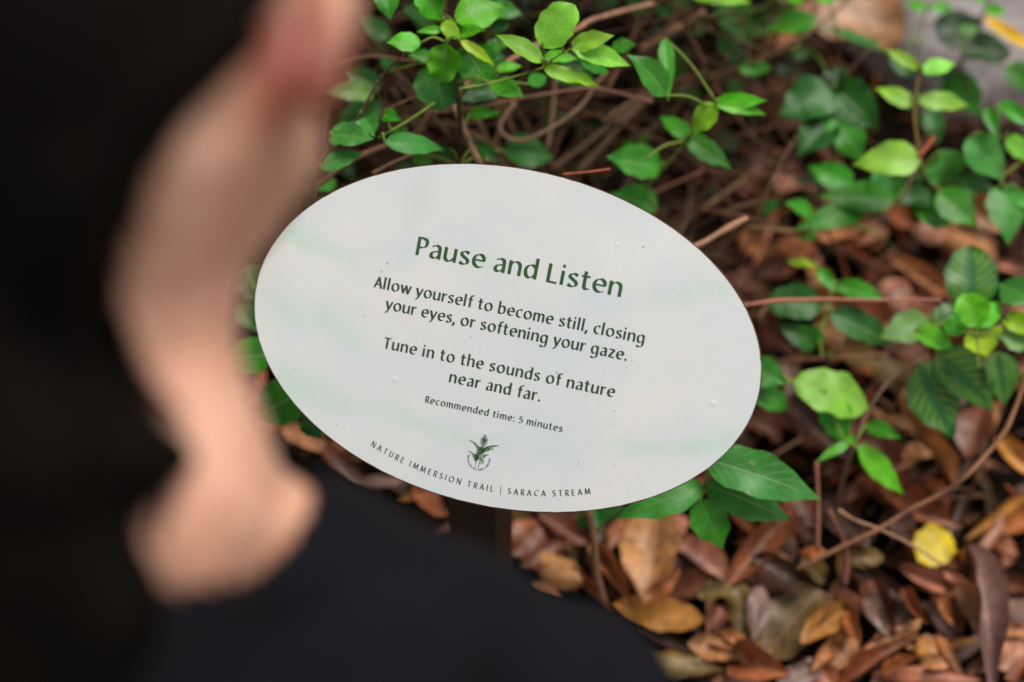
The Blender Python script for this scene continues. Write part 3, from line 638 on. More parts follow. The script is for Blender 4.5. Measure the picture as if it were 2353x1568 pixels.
plant('broad dull green leaves spreading from under the lower right rim of the sign', (1600, 1230), [
    ((1290, 160), (1990, 390), 260, 'bl', {'fold': .12, 'arch': .14, 'd': 1.32}), ((1290, 320), (1815, 535), 215, 'bl', {'fold': .1}), ((1270, 330), (760, 520), 200, 'bl', {'fold': .1}), ((1255, 420), (1398, 715), 215, 'md', {'fold': .12})], z5, 1.33,
    stems=[([(1150, 200), (1285, 170), (1285, 330), (1260, 430)], 3, 3, GST)])
plant('dark green leaf half hidden directly under the bottom rim of the sign', (1400, 1260), [((480, 560), (770, 470), 120, 'dk'), ((600, 480), (620, 610), 90, 'dk')], z5, 1.4)
plant('two green leaves between the neck and the left rim of the sign', (700, 960), [
    ((640, 815), (505, 825), 78, 'md', {'fold': .1, 'd': 1.36}), ((690, 905), (585, 958), 95, 'md', {'fold': .1, 'd': 1.33}), ((700, 960), (735, 1005), 45, 'dk'), ((560, 610), (600, 700), 70, 'dk', {'d': 1.42}), ((545, 700), (590, 760), 50, 'dk', {'d': 1.42})], d=1.35)

# ------------------------------------------------------------------ single dead stems and twigs that can be told apart
def twig(label, pts, d, r0, r1, col, conv=lambda x, y: (x, y), name='bare_twig', group=None):
    if conv in (z3, z4): d = 1.2+(d-1.2)*1.28 if not isinstance(d, (list, tuple)) else [1.2+(u-1.2)*1.28 for u in d]
    o = stem(None, [conv(*p) for p in pts], d, r0, r1, col, name, 6, .6); tag(o, label, 'twig', group); return o
twig('pinkish brown dead stem running diagonally up behind the bright shrub', [(990, 660), (1070, 600), (1200, 520), (1520, 345), (1860, 195), (1985, 128), (2370, 25)], [1.42, 1.4, 1.4, 1.4, 1.43, 1.45, 1.5], 6.5, 5, BRL, z2)
twig('pinkish stick leaning behind the bright shrub, slanting to the sign rim', [(1005, 650), (1080, 820), (1140, 960), (1215, 1110)], [1.4, 1.38, 1.36, 1.36], 6, 7, BRL, z2)
twig('long thin horizontal dead stem passing behind the sprig above the sign', [(880, 755), (1100, 735), (1400, 680), (1700, 625), (1960, 588), (2150, 630), (2370, 690)], 1.42, 4.5, 3, BRN, z2)
twig('thick brown stem rising from the upper left rim of the sign', [(100, 1250), (300, 1110), (560, 985), (700, 930), (840, 865)], [1.36, 1.36, 1.37, 1.38, 1.4], 6.5, 4.5, BRN, z2)
twig('short brown twig among dull leaves left above the sign', [(550, 755), (690, 690), (815, 635)], 1.36, 3.2, 2.6, BRN, z2)
twig('brown liana bent into a loop above the sign', [(1445, 690), (1350, 830), (1375, 915), (1500, 950), (1650, 885), (1780, 800), (1900, 700), (1990, 560), (2060, 480)], 1.46, 5.5, 3.5, lin((120, 96, 72)), z2)
twig('dull brown stem slanting from the upper right rim of the sign, left of its twin', [(1690, 1140), (1900, 980), (2100, 820), (2310, 650)], 1.55, 6, 5, lin((96, 74, 56)), z2)
twig('dull brown stem slanting from the upper right rim of the sign, right of its twin', [(1870, 1150), (2030, 980), (2180, 810), (2370, 640)], 1.55, 6, 5, lin((104, 80, 58)), z2)
twig('upright brown stem crossed by the looped liana', [(1725, 500), (1710, 640), (1690, 830), (1665, 1000)], 1.5, 5, 5, lin((110, 86, 64)), z2)
twig('short red twig end sticking out over the upper right rim of the sign', [(1770, 1178), (1930, 1160), (2090, 1140)], 1.3, 2.6, 2, RST, z2)
twig('tan twig leaning down to the upper left rim of the sign', [(490, 1165), (620, 1095), (770, 1025)], 1.33, 4.2, 3.4, BRL, z2)
twig('thin brown twig arching from the ear across to the dark vine stem', [(250, 430), (400, 380), (560, 380), (720, 410), (900, 412)], 1.4, 2.6, 2.6, BRN, z2)
twig('brown stem forking down from the green stalk above the left half of the sign', [(885, 700), (840, 810), (790, 900)], 1.38, 5.5, 5, BRN, z2)
twig('pinkish cut stick poking out behind the upper right rim of the sign', [(80, 1620), (300, 1545), (450, 1460), (610, 1370)], 1.34, 6.5, 6, BRL, z3, 'cut_stick')
twig('dull tan stem slanting up right from behind the upper right rim of the sign', [(40, 1560), (250, 1375), (430, 1250), (560, 1150), (650, 1070)], 1.5, 7.5, 5, lin((110, 84, 56)), z3)
twig('brown stem across the upper left of the dark thicket', [(-60, 310), (150, 190), (345, 70)], 1.5, 7, 6, BRL, z3)
twig('thin dark upright stem in the shadow right of the glossy sprig', [(620, 430), (640, 700), (635, 900), (640, 1090)], 1.55, 4, 4, lin((70, 52, 36)), z3)
twig('dark broken twig standing against the boulder', [(2140, 630), (2090, 740), (2040, 840), (1990, 900)], 1.55, 5, 4, DST, z3)
twig('reddish stub of a twig beside the broad pale lime leaf', [(1785, 865), (1740, 930), (1690, 990)], 1.4, 4, 5, RST, z3)
twig('straight reddish bare twig pointing right across the dark glossy leaves', [(560, 515), (820, 480), (1180, 472), (1500, 474), (1840, 468)], 1.36, 4, 3, lin((164, 104, 84)), z4)
twig('brown-grey twig arching down from the netted leaves to the litter', [(1750, 825), (1560, 940), (1450, 1050), (1375, 1160), (1300, 1330), (1225, 1560), (1190, 1690), (1180, 1780)], [1.42, 1.41, 1.4, 1.4, 1.4, 1.42, 1.44, 1.46], 4, 5, lin((116, 86, 70)), z4)
twig('tan twig with a bent elbow lying over the litter towards the yellow leaf', [(1925, 1172), (1962, 1195), (2020, 1215), (2068, 1238), (2120, 1268), (2170, 1302)], 1.42, 3.4, 2.6, lin((150, 112, 84)))
twig('long dead twig rising from the litter to the right edge above the yellow leaf', [(1832, 1308), (1930, 1258), (2020, 1214), (2092, 1170), (2160, 1135), (2225, 1088), (2270, 1042), (2312, 985), (2342, 915), (2365, 850)], [1.44, 1.43, 1.42, 1.41, 1.4, 1.38, 1.38, 1.38, 1.38, 1.38], 5, 5.5, lin((138, 94, 68)))
twig('upright twig standing in the litter just below the bottom rim of the sign', [(1350, 1165), (1362, 1230), (1372, 1310), (1388, 1385)], [1.36, 1.38, 1.4, 1.42], 8.5, 9, lin((136, 94, 68)))
twig('thin upright reddish stem in the litter under the broad dull leaves', [(1878, 1060), (1880, 1150), (1879, 1270)], 1.42, 5, 5, lin((120, 76, 58)))
twig('dark red bent stem in the litter left of the long dead twig', [(1905, 1170), (1935, 1235), (1945, 1280), (1942, 1345)], 1.44, 6, 6, lin((104, 62, 50)))
twig('pale twig lying right of the sign, under the angular pale leaf', [(760, 860), (900, 850), (1150, 838), (1500, 815)], 1.46, 5, 4, lin((128, 88, 64)), z4)
twig('forked dead twig under the red twig beside the right rim of the sign', [(680, 590), (740, 500), (810, 410)], 1.45, 5, 4, lin((126, 94, 70)), z4)

# ------------------------------------------------------------------ dead stems and leaves of the dark thicket (nobody could count them)
def mass(name, mat, items):
    v, f, uv, tint = [], [], [], []
    for vv_, ff_, uu_, c_ in items:
        b = len(v); v += vv_; f += [tuple(i+b for i in q) for q in ff_]; uv += uu_ or [(0, 0)]*len(vv_); tint += [c_]*len(vv_)
    me = mesh(name, v, f, True, uv); at_ = me.color_attributes.new('tint', 'FLOAT_COLOR', 'POINT')
    at_.data.foreach_set('color', [q for c_ in tint for q in (*c_, 1)])
    return link(name, me, mat)
items = []
for k in range(400):
    x0 = random.uniform(560, 1900); y0 = random.uniform(-150, 620)
    if x0 > 1700 and y0 > 300 and random.random() < .6: continue
    d = random.uniform(1.5, 1.78); an = random.choice([random.gauss(-35, 14), random.gauss(-78, 14), random.gauss(35, 20), random.gauss(-8, 10)]); ln_ = random.uniform(160, 620)
    ca, sa = math.cos(math.radians(an)), math.sin(math.radians(an)); bow = random.uniform(-50, 50)
    P = []
    for t in (0, .33, .66, 1):
        q = 4*t*(1-t)*bow; P.append(at(x0+ca*ln_*(t-.5)-sa*q, y0+sa*ln_*(t-.5)+ca*q, d+random.uniform(-.04, .04)))
    for p in P:
        g_ = gz(p.x, p.y)+.004
        if p.z < g_: p.z = g_
    vv_, ff_ = tube_geo(cat3(P, 5), random.uniform(.0007, .0025), random.uniform(.0005, .0016), 6, .4)
    j = random.uniform(.2, .85); c_ = random.choice([BRN, lin((96, 72, 54)), lin((120, 96, 70)), DST]); items.append((vv_, ff_, None, tuple(q*j for q in c_)))  # tint cut down: the thicket's shade is put into the stem colour
for k in range(130):                # thin stems lying over the litter on the right
    x0, y0 = random.uniform(1500, 2400), random.uniform(250, 1150); an = random.uniform(0, 6.28); ln_ = random.uniform(90, 330); h0, h1 = random.uniform(.01, .09), random.uniform(.01, .05)
    a_, b_ = ground_at(x0, y0, h0), ground_at(x0+math.cos(an)*ln_, y0+math.sin(an)*ln_*.7, h1); m_ = (a_+b_)*.5+Vector((random.uniform(-.01, .01), random.uniform(-.01, .01), random.uniform(0, .02)))
    vv_, ff_ = tube_geo(cat3([a_, m_, b_], 5), random.uniform(.0008, .0021), random.uniform(.0005, .0012), 6, .5); j = random.uniform(.5, 1.2)
    items.append((vv_, ff_, None, tuple(q*j for q in random.choice([BRN, lin((120, 90, 66)), RST, DST]))))
tag(mass('dead_stems', M_STEMA, items), kind='stuff')
items = []
def free_leaf(p, Ln, az, pitch, W, c_, seed, shape='ovate', fold=.25, arch=.1, wave=.06, roll=0, nn=(10, 4), spin=0):
    ax = Vector((math.cos(az)*math.cos(pitch), math.sin(az)*math.cos(pitch), math.sin(pitch)))
    n_ = Vector((random.uniform(-.5, .5)*(1+spin), random.uniform(-.5, .5)*(1+spin), 1))
    vv_, ff_, uu_ = leaf_geo(p-ax*Ln/2, p+ax*Ln/2, W, n_, shape, fold, arch, wave, nn[0], nn[1], seed, roll); return (vv_, ff_, uu_, c_)
gc = [G['dk'], G['vd'], G['md'], G['bl']]
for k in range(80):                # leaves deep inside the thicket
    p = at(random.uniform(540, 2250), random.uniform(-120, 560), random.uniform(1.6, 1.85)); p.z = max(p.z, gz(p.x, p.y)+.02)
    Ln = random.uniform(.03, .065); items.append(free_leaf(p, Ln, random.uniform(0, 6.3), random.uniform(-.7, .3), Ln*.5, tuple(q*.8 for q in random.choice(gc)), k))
for k in range(4200):               # unseen thicket above and behind, brought over and trimmed to shade the ground
    y_ = random.uniform(1.42, 3.2); x_ = random.uniform(-2.0, .45); lo = max(gz(x_, y_)+.05, 1.45-y_*.50)
    if lo > 1.35: continue
    p = Vector((x_, y_, random.uniform(lo, 1.5))); Ln = random.uniform(.05, .1)
    items.append(free_leaf(p, Ln, random.uniform(0, 6.3), random.uniform(-.8, .3), Ln*.5, random.choice(gc), k, nn=(6, 2)))
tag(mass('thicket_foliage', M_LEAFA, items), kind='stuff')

# ------------------------------------------------------------------ boulder
bm = bmesh.new(); bmesh.ops.create_icosphere(bm, subdivisions=6, radius=1)
for q in bm.verts:
    p = q.co.copy(); r = 1+.16*noise.noise(p*1.3)+.07*noise.noise(p*3.1)+.02*noise.noise(p*9)
    q.co = Vector((p.x*.42, p.y*.36, p.z*.30))*r
me = bpy.data.meshes.new('boulder'); bm.to_mesh(me); bm.free(); me.shade_smooth()
tag(link('boulder', me, M_ROCK, None, at(2450, 30, 2.12)), 'speckled grey granite boulder in the top right corner', 'boulder')

# ------------------------------------------------------------------ fallen leaves
TONES = [('rust brown', lin((156, 88, 56))), ('tan', lin((190, 130, 82))), ('chestnut', lin((112, 62, 42))), ('dark brown', lin((74, 46, 36))), ('pinkish brown', lin((182, 120, 94))), ('mauve grey', lin((132, 100, 90))), ('orange brown', lin((182, 106, 54))), ('olive brown', lin((122, 96, 50))), ('ochre', lin((196, 134, 60)))]
TONES = [(a_, tuple(q*.74 for q in b_)) for a_, b_ in TONES]
TN = dict(TONES)
fallen = []
def fallen_leaf(b, t, wpx, tone, lift=.02, label=None, roll=0, shape='ellip', fold=.2, arch=.06, dt=0, name='fallen_leaf', mat=None, wave=.07, twist=0, tilt=.5):
    NLEAF[0] += 1; k = NLEAF[0]; R = random.Random(k*13+1)
    ex = 0 if label else .20; b, t = (b[0]+(b[0]-t[0])*ex, b[1]+(b[1]-t[1])*ex), (t[0]+(t[0]-b[0])*ex, t[1]+(t[1]-b[1])*ex)
    B = ground_at(b[0], b[1], lift+R.uniform(0, .012)); Tp = ground_at(t[0], t[1], lift+dt+R.uniform(0, .012))
    ax = (Tp-B).normalized(); n0 = (CAM-B).normalized(); n0 = (n0-ax*n0.dot(ax)).normalized()
    nz = Vector((R.uniform(-1.2, 1.2)*tilt*2, -.25+R.uniform(-.9, .9)*tilt*2, 1)); nz = (nz-ax*nz.dot(ax)).normalized(); n_ = (n0*.6+nz*.5).normalized()
    d = (B-CAM).dot(FW); W = wpx*PXD*d/max(.55, n_.dot(n0))
    v, f, uv = leaf_geo(B, Tp, W, n_, shape, fold, arch, wave, 16, 8, k, roll, twist, .35 if label else 1.0)
    o = link(name, mesh(name, [p-B for p in v], f, True, uv), mat or M_DRY, None, B)
    c_ = TN[tone] if isinstance(tone, str) else tone; j = R.uniform(.85, 1.15)
    o.color = (c_[0]*j, c_[1]*j*R.uniform(.93, 1.07), c_[2]*j, 1)
    o['category'] = 'leaf'; o['group'] = 'fallen leaves'
    cx, cy = (b[0]+t[0])/2, (b[1]+t[1])/2
    fallen.append([o, tone, cx, cy, math.hypot(b[0]-t[0], b[1]-t[1]), label])
    return o
# ones that stand out
fallen_leaf((1618, 1425), (1408, 1392), 78, lin((206, 134, 56)), .03, 'large orange-ochre ribbed fallen leaf beside the black sleeve', fold=.12)
fallen_leaf((2180, 1222), (2110, 1288), 92, lin((216, 190, 24)), .06, 'round bright yellow fallen leaf lying on the brown litter', shape='round', fold=.06, mat=M_LEAF)
fallen_leaf(z3(760, -170), z3(1610, 215), 165, lin((156, 108, 68)), .16, 'huge tan dried leaf with a yellow edge against the boulder', shape='ellip', fold=.12, arch=.1)
HERO = [ # base, tip, width, tone, roll in the large view of the lower right, then others
 (z5(980, 555), z5(930, 1010), 105, 'tan', .0), (z5(1135, 705), z5(1395, 925), 58, 'pinkish brown', .3), (z5(1775, 535), z5(1438, 945), 64, 'rust brown', .5), (z5(1590, 880), z5(2010, 1020), 60, 'pinkish brown', .4), (z5(1290, 330), z5(1560, 570), 50, 'rust brown', .4),
 (z5(1640, 1010), z5(1600, 1260), 48, 'mauve grey', .2), (z5(1950, 1060), z5(1640, 1430), 100, 'olive brown', .1), (z5(2170, 1110), z5(1940, 1280), 52, 'ochre', .2), (z5(2180, 1190), z5(1990, 1460), 45, 'tan', .3), (z5(1330, 1310), z5(1600, 1340), 34, 'tan', .3), (z5(1230, 1340), z5(1510, 1420), 48, 'tan', .2),
 (z5(930, 1440), z5(1390, 1480), 60, 'olive brown', .4), (z5(1390, 1560), z5(1690, 1380), 85, 'pinkish brown', .6), (z5(1990, 1480), z5(1760, 1600), 55, 'mauve grey', .2), (z5(1010, 870), z5(1300, 870), 80, 'chestnut', .2), (z5(930, 1035), z5(1100, 890), 36, 'orange brown', .3), (z5(1290, 960), z5(1000, 1060), 60, 'chestnut', .3),
 (z5(640, 760), z5(800, 1040), 52, 'tan', .8), (z5(280, 760), z5(470, 920), 70, 'tan', .3), (z5(230, 620), z5(90, 760), 75, 'chestnut', .2), (z5(700, 690), z5(770, 500), 40, 'rust brown', .4), (z5(1060, 540), z5(1150, 600), 50, 'pinkish brown', .2), (z5(1270, 1010), z5(1430, 990), 40, 'olive brown', .2), (z5(1380, 1110), z5(1340, 1220), 40, 'chestnut', .3), (z5(1500, 980), z5(1560, 1250), 60, 'olive brown', .2),
 (z5(470, 880), z5(650, 1090), 28, 'tan', .8), (z5(560, 740), z5(600, 980), 36, 'rust brown', .6),
 (z6(470, 240), z6(30, 800), 44, 'rust brown', .5), (z6(1090, 0), z6(1350, 260), 40, 'tan', .6), (z6(1330, 240), z6(1460, 560), 36, 'tan', .7), (z6(1300, 30), z6(1760, 300), 66, 'rust brown', .3), (z6(1960, 400), z6(2330, 130), 36, 'ochre', .7), (z6(2180, 380), z6(2420, 280), 40, 'orange brown', .3), (z6(2150, 320), z6(1990, 590), 38, 'pinkish brown', .6), (z6(2220, 460), z6(2200, 640), 50, 'rust brown', .3), (z6(1760, 520), z6(1860, 680), 44, 'rust brown', .3),
 (z6(1440, 690), z6(1800, 780), 40, 'pinkish brown', .4), (z6(1930, 680), z6(2140, 1560), 66, 'mauve grey', .5), (z6(1760, 760), z6(1960, 1100), 46, 'pinkish brown', .5), (z6(2000, 740), z6(2380, 830), 46, 'chestnut', .3), (z6(2060, 920), z6(2400, 1000), 60, 'mauve grey', .3), (z6(2180, 1000), z6(2420, 1090), 46, 'pinkish brown', .2), (z6(2160, 1180), z6(2400, 1160), 40, 'tan', .3), (z6(2180, 1420), z6(2400, 1220), 70, 'pinkish brown', .2), (z6(2240, 1500), z6(2420, 1330), 26, 'rust brown', .6),
 (z6(1570, 830), z6(1780, 850), 38, 'tan', .2), (z6(1430, 880), z6(1580, 1090), 34, 'rust brown', .6), (z6(1570, 980), z6(1770, 1200), 44, 'mauve grey', .4), (z6(1650, 940), z6(1770, 1080), 30, 'tan', .5), (z6(1060, 660), z6(1400, 900), 46, 'dark brown', .4), (z6(1180, 820), z6(1340, 1140), 60, 'chestnut', .3), (z6(900, 880), z6(1080, 1000), 48, 'chestnut', .3), (z6(1120, 930), z6(1260, 1150), 40, 'mauve grey', .2),
 (z6(960, 980), z6(680, 1200), 50, 'ochre', .2), (z6(1000, 1050), z6(1060, 1220), 36, 'orange brown', .4), (z6(960, 1150), z6(720, 1440), 38, 'tan', .4), (z6(1480, 1110), z6(1150, 1290), 40, 'tan', .5), (z6(1180, 1280), z6(900, 1500), 50, 'pinkish brown', .6), (z6(1440, 1260), z6(960, 1560), 48, 'rust brown', .5), (z6(1000, 1230), z6(860, 1400), 50, 'tan', .3), (z6(1540, 1250), z6(1660, 1340), 44, 'ochre', .1), (z6(1700, 1220), z6(1830, 1460), 38, 'orange brown', .5),
 (z6(1290, 1480), z6(1500, 1390), 28, 'orange brown', .4), (z6(1570, 1420), z6(1720, 1440), 34, 'tan', .2), (z6(1280, 1510), z6(1930, 1540), 40, 'rust brown', .3), (z6(760, 1480), z6(860, 1600), 50, 'rust brown', .2), (z6(1170, 1570), z6(1290, 1530), 40, 'pinkish brown', .2), (z6(140, 1390), z6(430, 1480), 90, 'rust brown', .5), (z6(740, 1450), z6(430, 1600), 46, 'mauve grey', .2), (z6(0, 1210), z6(240, 1290), 26, 'tan', .3), (z6(300, 620), z6(720, 830), 60, 'dark brown', .3), (z6(380, 400), z6(520, 600), 50, 'mauve grey', .2), (z6(500, 60), z6(700, 330), 70, 'chestnut', .2), (z6(560, 330), z6(690, 460), 40, 'chestnut', .2), (z6(620, 560), z6(760, 540), 30, 'orange brown', .2), (z6(1010, 600), z6(1220, 590), 36, 'olive brown', .1), (z6(640, 620), z6(780, 760), 50, 'olive brown', .1), (z6(1370, 300), z6(1480, 420), 60, 'mauve grey', .1), (z6(820, 160), z6(1080, 460), 60, 'dark brown', .1),
 (z4(1050, 290), z4(1190, 590), 50, 'tan', .3), (z4(1090, 640), z4(1320, 760), 72, 'tan', .2), (z4(1560, 240), z4(1900, 420), 40, 'tan', .4), (z4(1420, 560), z4(1590, 370), 70, 'pinkish brown', .1), (z4(960, 800), z4(880, 960), 34, 'rust brown', .6), (z4(850, 900), z4(870, 1090), 40, 'mauve grey', .3), (z4(930, 1020), z4(1090, 1260), 34, 'tan', .6), (z4(880, 1150), z4(1180, 1420), 70, 'dark brown', .2), (z4(1260, 1150), z4(1600, 1560), 74, 'pinkish brown', .3), (z4(1600, 1170), z4(1860, 1560), 40, 'tan', .7), (z4(1430, 860), z4(1640, 960), 70, 'olive brown', .1), (z4(1280, 900), z4(1400, 930), 36, 'orange brown', .1),
 (z4(1930, 1150), z4(2060, 1480), 26, 'olive brown', .5), (z4(2140, 1290), z4(2190, 1120), 22, 'tan', .4), (z4(2220, 1370), z4(2400, 1540), 40, 'ochre', .2), (z4(1200, 130), z4(1460, 40), 60, 'pinkish brown', .3), (z4(1720, 60), z4(1850, 20), 50, 'pinkish brown', .2), (z4(1870, 60), z4(2130, 170), 60, 'tan', .3), (z4(1150, 100), z4(1330, 190), 50, 'rust brown', .2), (z4(2060, 150), z4(2170, 230), 34, 'pinkish brown', .2), (z4(570, 120), z4(670, 130), 40, 'orange brown', .1), (z4(2200, 250), z4(2320, 280), 24, 'pinkish brown', .3), (z4(1900, 990), z4(2020, 1060), 60, 'chestnut', .1), (z4(750, 900), z4(860, 930), 30, 'tan', .2), (z4(1640, 1500), z4(1740, 1450), 40, 'tan', .2), (z4(2080, 1180), z4(2000, 1400), 70, 'chestnut', .1),
 (z3(820, 1170), z3(1040, 1150), 50, 'pinkish brown', .2), (z3(700, 1290), z3(800, 1230), 46, 'orange brown', .1), (z3(750, 690), z3(960, 780), 60, 'rust brown', .2), (z3(620, 1150), z3(900, 960), 46, 'chestnut', .3), (z3(800, 260), z3(910, 240), 36, 'tan', .2), (z3(1000, 1480), z3(1400, 1450), 60, 'tan', .2), (z3(1450, 1480), z3(1300, 1560), 50, 'tan', .2), (z3(1700, 1480), z3(1850, 1420), 50, 'pinkish brown', .2), (z3(1850, 1440), z3(2130, 1540), 60, 'tan', .2), (z3(1160, 640), z3(1250, 700), 30, 'pinkish brown', .1), (z3(1860, 500), z3(2000, 485), 20, 'tan', .3), (z3(560, 560), z3(700, 590), 36, 'chestnut', .2),
 (z4(1010, 420), z4(1200, 560), 60, 'tan', .3), (z4(1240, 560), z4(1480, 640), 60, 'rust brown', .3), (z4(760, 640), z4(900, 800), 54, 'chestnut', .3), (z4(640, 560), z4(800, 640), 40, 'rust brown', .3), (z4(1650, 440), z4(1840, 520), 56, 'rust brown', .2), (z4(1500, 760), z4(1780, 850), 54, 'chestnut', .3), (z4(1180, 780), z4(1420, 860), 50, 'olive brown', .2), (z4(740, 1080), z4(860, 1260), 56, 'rust brown', .4), (z4(620, 1240), z4(800, 1330), 60, 'chestnut', .2), (z4(960, 1290), z4(1110, 1400), 50, 'rust brown', .3), (z4(1700, 620), z4(1880, 760), 50, 'tan', .3), (z4(680, 330), z4(900, 260), 48, 'chestnut', .3), (z4(840, 120), z4(1040, 230), 56, 'rust brown', .2), (z3(960, 880), z3(1180, 980), 56, 'chestnut', .3), (z3(700, 980), z3(560, 1180), 50, 'chestnut', .4), (z3(760, 500), z3(900, 620), 50, 'rust brown', .2), (z3(1400, 1300), z3(1620, 1420), 56, 'rust brown', .2), (z3(2000, 1280), z3(2260, 1400), 60, 'tan', .2),
 ((585, 1000), (660, 940), 46, 'rust brown', .2), ((600, 860), (560, 940), 34, 'rust brown', .3), ((660, 985), (740, 1030), 40, 'tan', .2), ((760, 1040), (850, 1120), 36, 'chestnut', .2), ((840, 1110), (930, 1105), 24, 'mauve grey', .2), ((960, 1130), (1020, 1180), 40, 'rust brown', .2), ((930, 1150), (1000, 1130), 22, 'ochre', .3), ((1180, 1230), (1260, 1200), 46, 'rust brown', .2), ((1210, 1300), (1290, 1250), 40, 'chestnut', .2), ((1250, 1190), (1330, 1240), 50, 'chestnut', .2), ((1230, 1350), (1290, 1370), 30, 'tan', .3)]
for k, (b, t, wd, tone, ro) in enumerate(HERO):
    R = random.Random(k); fallen_leaf(b, t, wd*1.28, tone, .03+R.uniform(0, .025), roll=ro*2.2*R.choice((1, 1, -1)), arch=R.uniform(-.1, .2), fold=R.uniform(.0, .5), dt=R.uniform(-.025, .03), shape=R.choice(['ellip', 'lance', 'ovate', 'lance', 'ovate']), twist=R.uniform(-.9, .9), wave=R.uniform(.05, .13))
# fill between them, under them
pts = [(f_[2], f_[3]) for f_ in fallen]
tries = 0; added = 0
while added < 60 and tries < 6000:
    tries += 1
    x_, y_ = random.uniform(1180, 2400), random.uniform(430, 1600)
    if y_ < 1180 and x_ < 1690: continue
    if y_ > 1180 and x_ < 1180+(y_-1180)*1.05: continue
    if y_ < 520 and x_ > 2000: continue
    if min((x_-p[0])**2+(y_-p[1])**2 for p in pts) < 26**2: continue
    pts.append((x_, y_)); added += 1
    sc = .62+.38*(y_/1568); ln_ = random.uniform(110, 200)*sc; an = random.uniform(0, 6.28)
    dx, dy = math.cos(an)*ln_/2, math.sin(an)*ln_/2*.8
    tone = random.choices([q[0] for q in TONES], [5, 3, 6, 5, 3, 3, 2, 2, 1])[0]
    fallen_leaf((x_-dx, y_-dy), (x_+dx, y_+dy), random.uniform(24, 42)*sc, tone, random.uniform(.006, .025), roll=random.uniform(-1, 1.6), arch=random.uniform(-.1, .2), fold=random.uniform(0, .5), shape=random.choice(['ellip', 'lance', 'lance', 'ovate']), twist=random.uniform(-1, 1), tilt=.7, wave=.1)
MARKS = [('the round yellow leaf', 2150, 1252), ('the large orange-ochre leaf', 1512, 1408), ('the upright twig', 1370, 1280), ('the broad dull green leaves', 1740, 1110), ('the reddish bare twig', 1930, 690), ('the netted dark leaves', 2150, 830), ('the pale lime leaf', 2040, 360), ('the bottom right corner', 2340, 1540), ("the sign rim", 1760, 850), ("the neck", 540, 900), ("the sleeve", 1640, 1540), ('the angular pale leaf', 1910, 880), ('the glossy sprig', 1620, 260)]
DIRS = ['right of', 'below right of', 'below', 'below left of', 'left of', 'above left of', 'above', 'above right of']
ORD = ['closest', 'second closest', 'third closest', 'fourth closest', 'fifth closest', 'sixth closest', 'seventh closest', 'eighth closest', 'ninth closest', 'tenth closest', 'eleventh closest', 'twelfth closest']
bins = {}
for f_ in fallen:
    o, tone, cx, cy, ln_, lab = f_
    if lab: o['label'] = lab; continue
    m_ = min(MARKS, key=lambda q: (q[1]-cx)**2+(q[2]-cy)**2)
    di = DIRS[int(round(math.degrees(math.atan2(cy-m_[2], cx-m_[1]))/45)) % 8]
    bins.setdefault((tone, m_[0], di), []).append((math.hypot(cx-m_[1], cy-m_[2]), o, ln_))
for (tone, mk, di), q in bins.items():
    q.sort(key=lambda r: r[0])
    for i, (_, o, ln_) in enumerate(q):
        o['label'] = f'only {tone} fallen leaf {di} {mk}' if len(q) == 1 else f'{ORD[i]} {tone} fallen leaf {di} {mk}'
# the deep layer below them
items = []
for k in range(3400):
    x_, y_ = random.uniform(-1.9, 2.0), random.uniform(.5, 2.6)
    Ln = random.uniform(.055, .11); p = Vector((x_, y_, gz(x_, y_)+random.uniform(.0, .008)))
    c_ = random.choices([q[1] for q in TONES], [4, 2, 6, 8, 2, 3, 1, 3, 1])[0]; j = random.uniform(.2, .62)  # tones scaled down, so the shade in the gaps is in the colour
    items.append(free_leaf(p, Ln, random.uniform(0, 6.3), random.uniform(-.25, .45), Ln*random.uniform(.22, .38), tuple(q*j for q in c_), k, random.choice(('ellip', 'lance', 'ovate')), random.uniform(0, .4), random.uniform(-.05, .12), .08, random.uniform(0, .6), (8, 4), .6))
for k in range(900):                # crumbs and bits of twig
    x_, y_ = random.uniform(-1.4, 1.5), random.uniform(.6, 2.3); p = Vector((x_, y_, gz(x_, y_)+random.uniform(.008, .03))); a_ = random.uniform(0, 6.3); ln_ = random.uniform(.01, .06)
    q = Vector((math.cos(a_)*ln_, math.sin(a_)*ln_, random.uniform(-.01, .015))); vv_, ff_ = tube_geo([p, p+q*.5+Vector((0, 0, .003)), p+q], random.uniform(.0006, .0016), .0005, 5)
    items.append((vv_, ff_, None, random.choice(TONES)[1]))
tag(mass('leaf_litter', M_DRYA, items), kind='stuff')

# ------------------------------------------------------------------ person
def spheres(bm, p0, p1, r0, r1, sub=2):
    n_ = max(2, int((p1-p0).length/(min(r0, r1)*.35))+1)
    for i in range(n_+1):
        t = i/n_; bmesh.ops.create_icosphere(bm, subdivisions=sub, radius=r0+(r1-r0)*t, matrix=Matrix.Translation(p0.lerp(p1, t)))
def ell(bm, c_, rad, rot=None):
    m_ = Matrix.Translation(c_) @ (rot.to_matrix().to_4x4() if rot else Matrix()) @ Matrix.Diagonal((*rad, 1)); bmesh.ops.create_icosphere(bm, subdivisions=3, radius=1, matrix=m_)
def remeshed(name, prims, vox, smooth=8, org=Vector()):
    bm = bmesh.new()
    for p in prims:
        if p[0] == 's': spheres(bm, *p[1:])
        else: ell(bm, *p[1:])
    me = bpy.data.meshes.new(name); bm.to_mesh(me); bm.free()
    o = bpy.data.objects.new(name+'_src', me); C.objects.link(o)
    md = o.modifiers.new('r', 'REMESH'); md.mode = 'VOXEL'; md.voxel_size = vox
    sm = o.modifiers.new('s', 'SMOOTH'); sm.factor = .5; sm.iterations = smooth
    dg = bpy.context.evaluated_depsgraph_get(); dg.update()
    m2 = bpy.data.meshes.new_from_object(o.evaluated_get(dg)); bpy.data.objects.remove(o)
    m2.name = name; m2.shade_smooth(); return m2
from mathutils import Euler
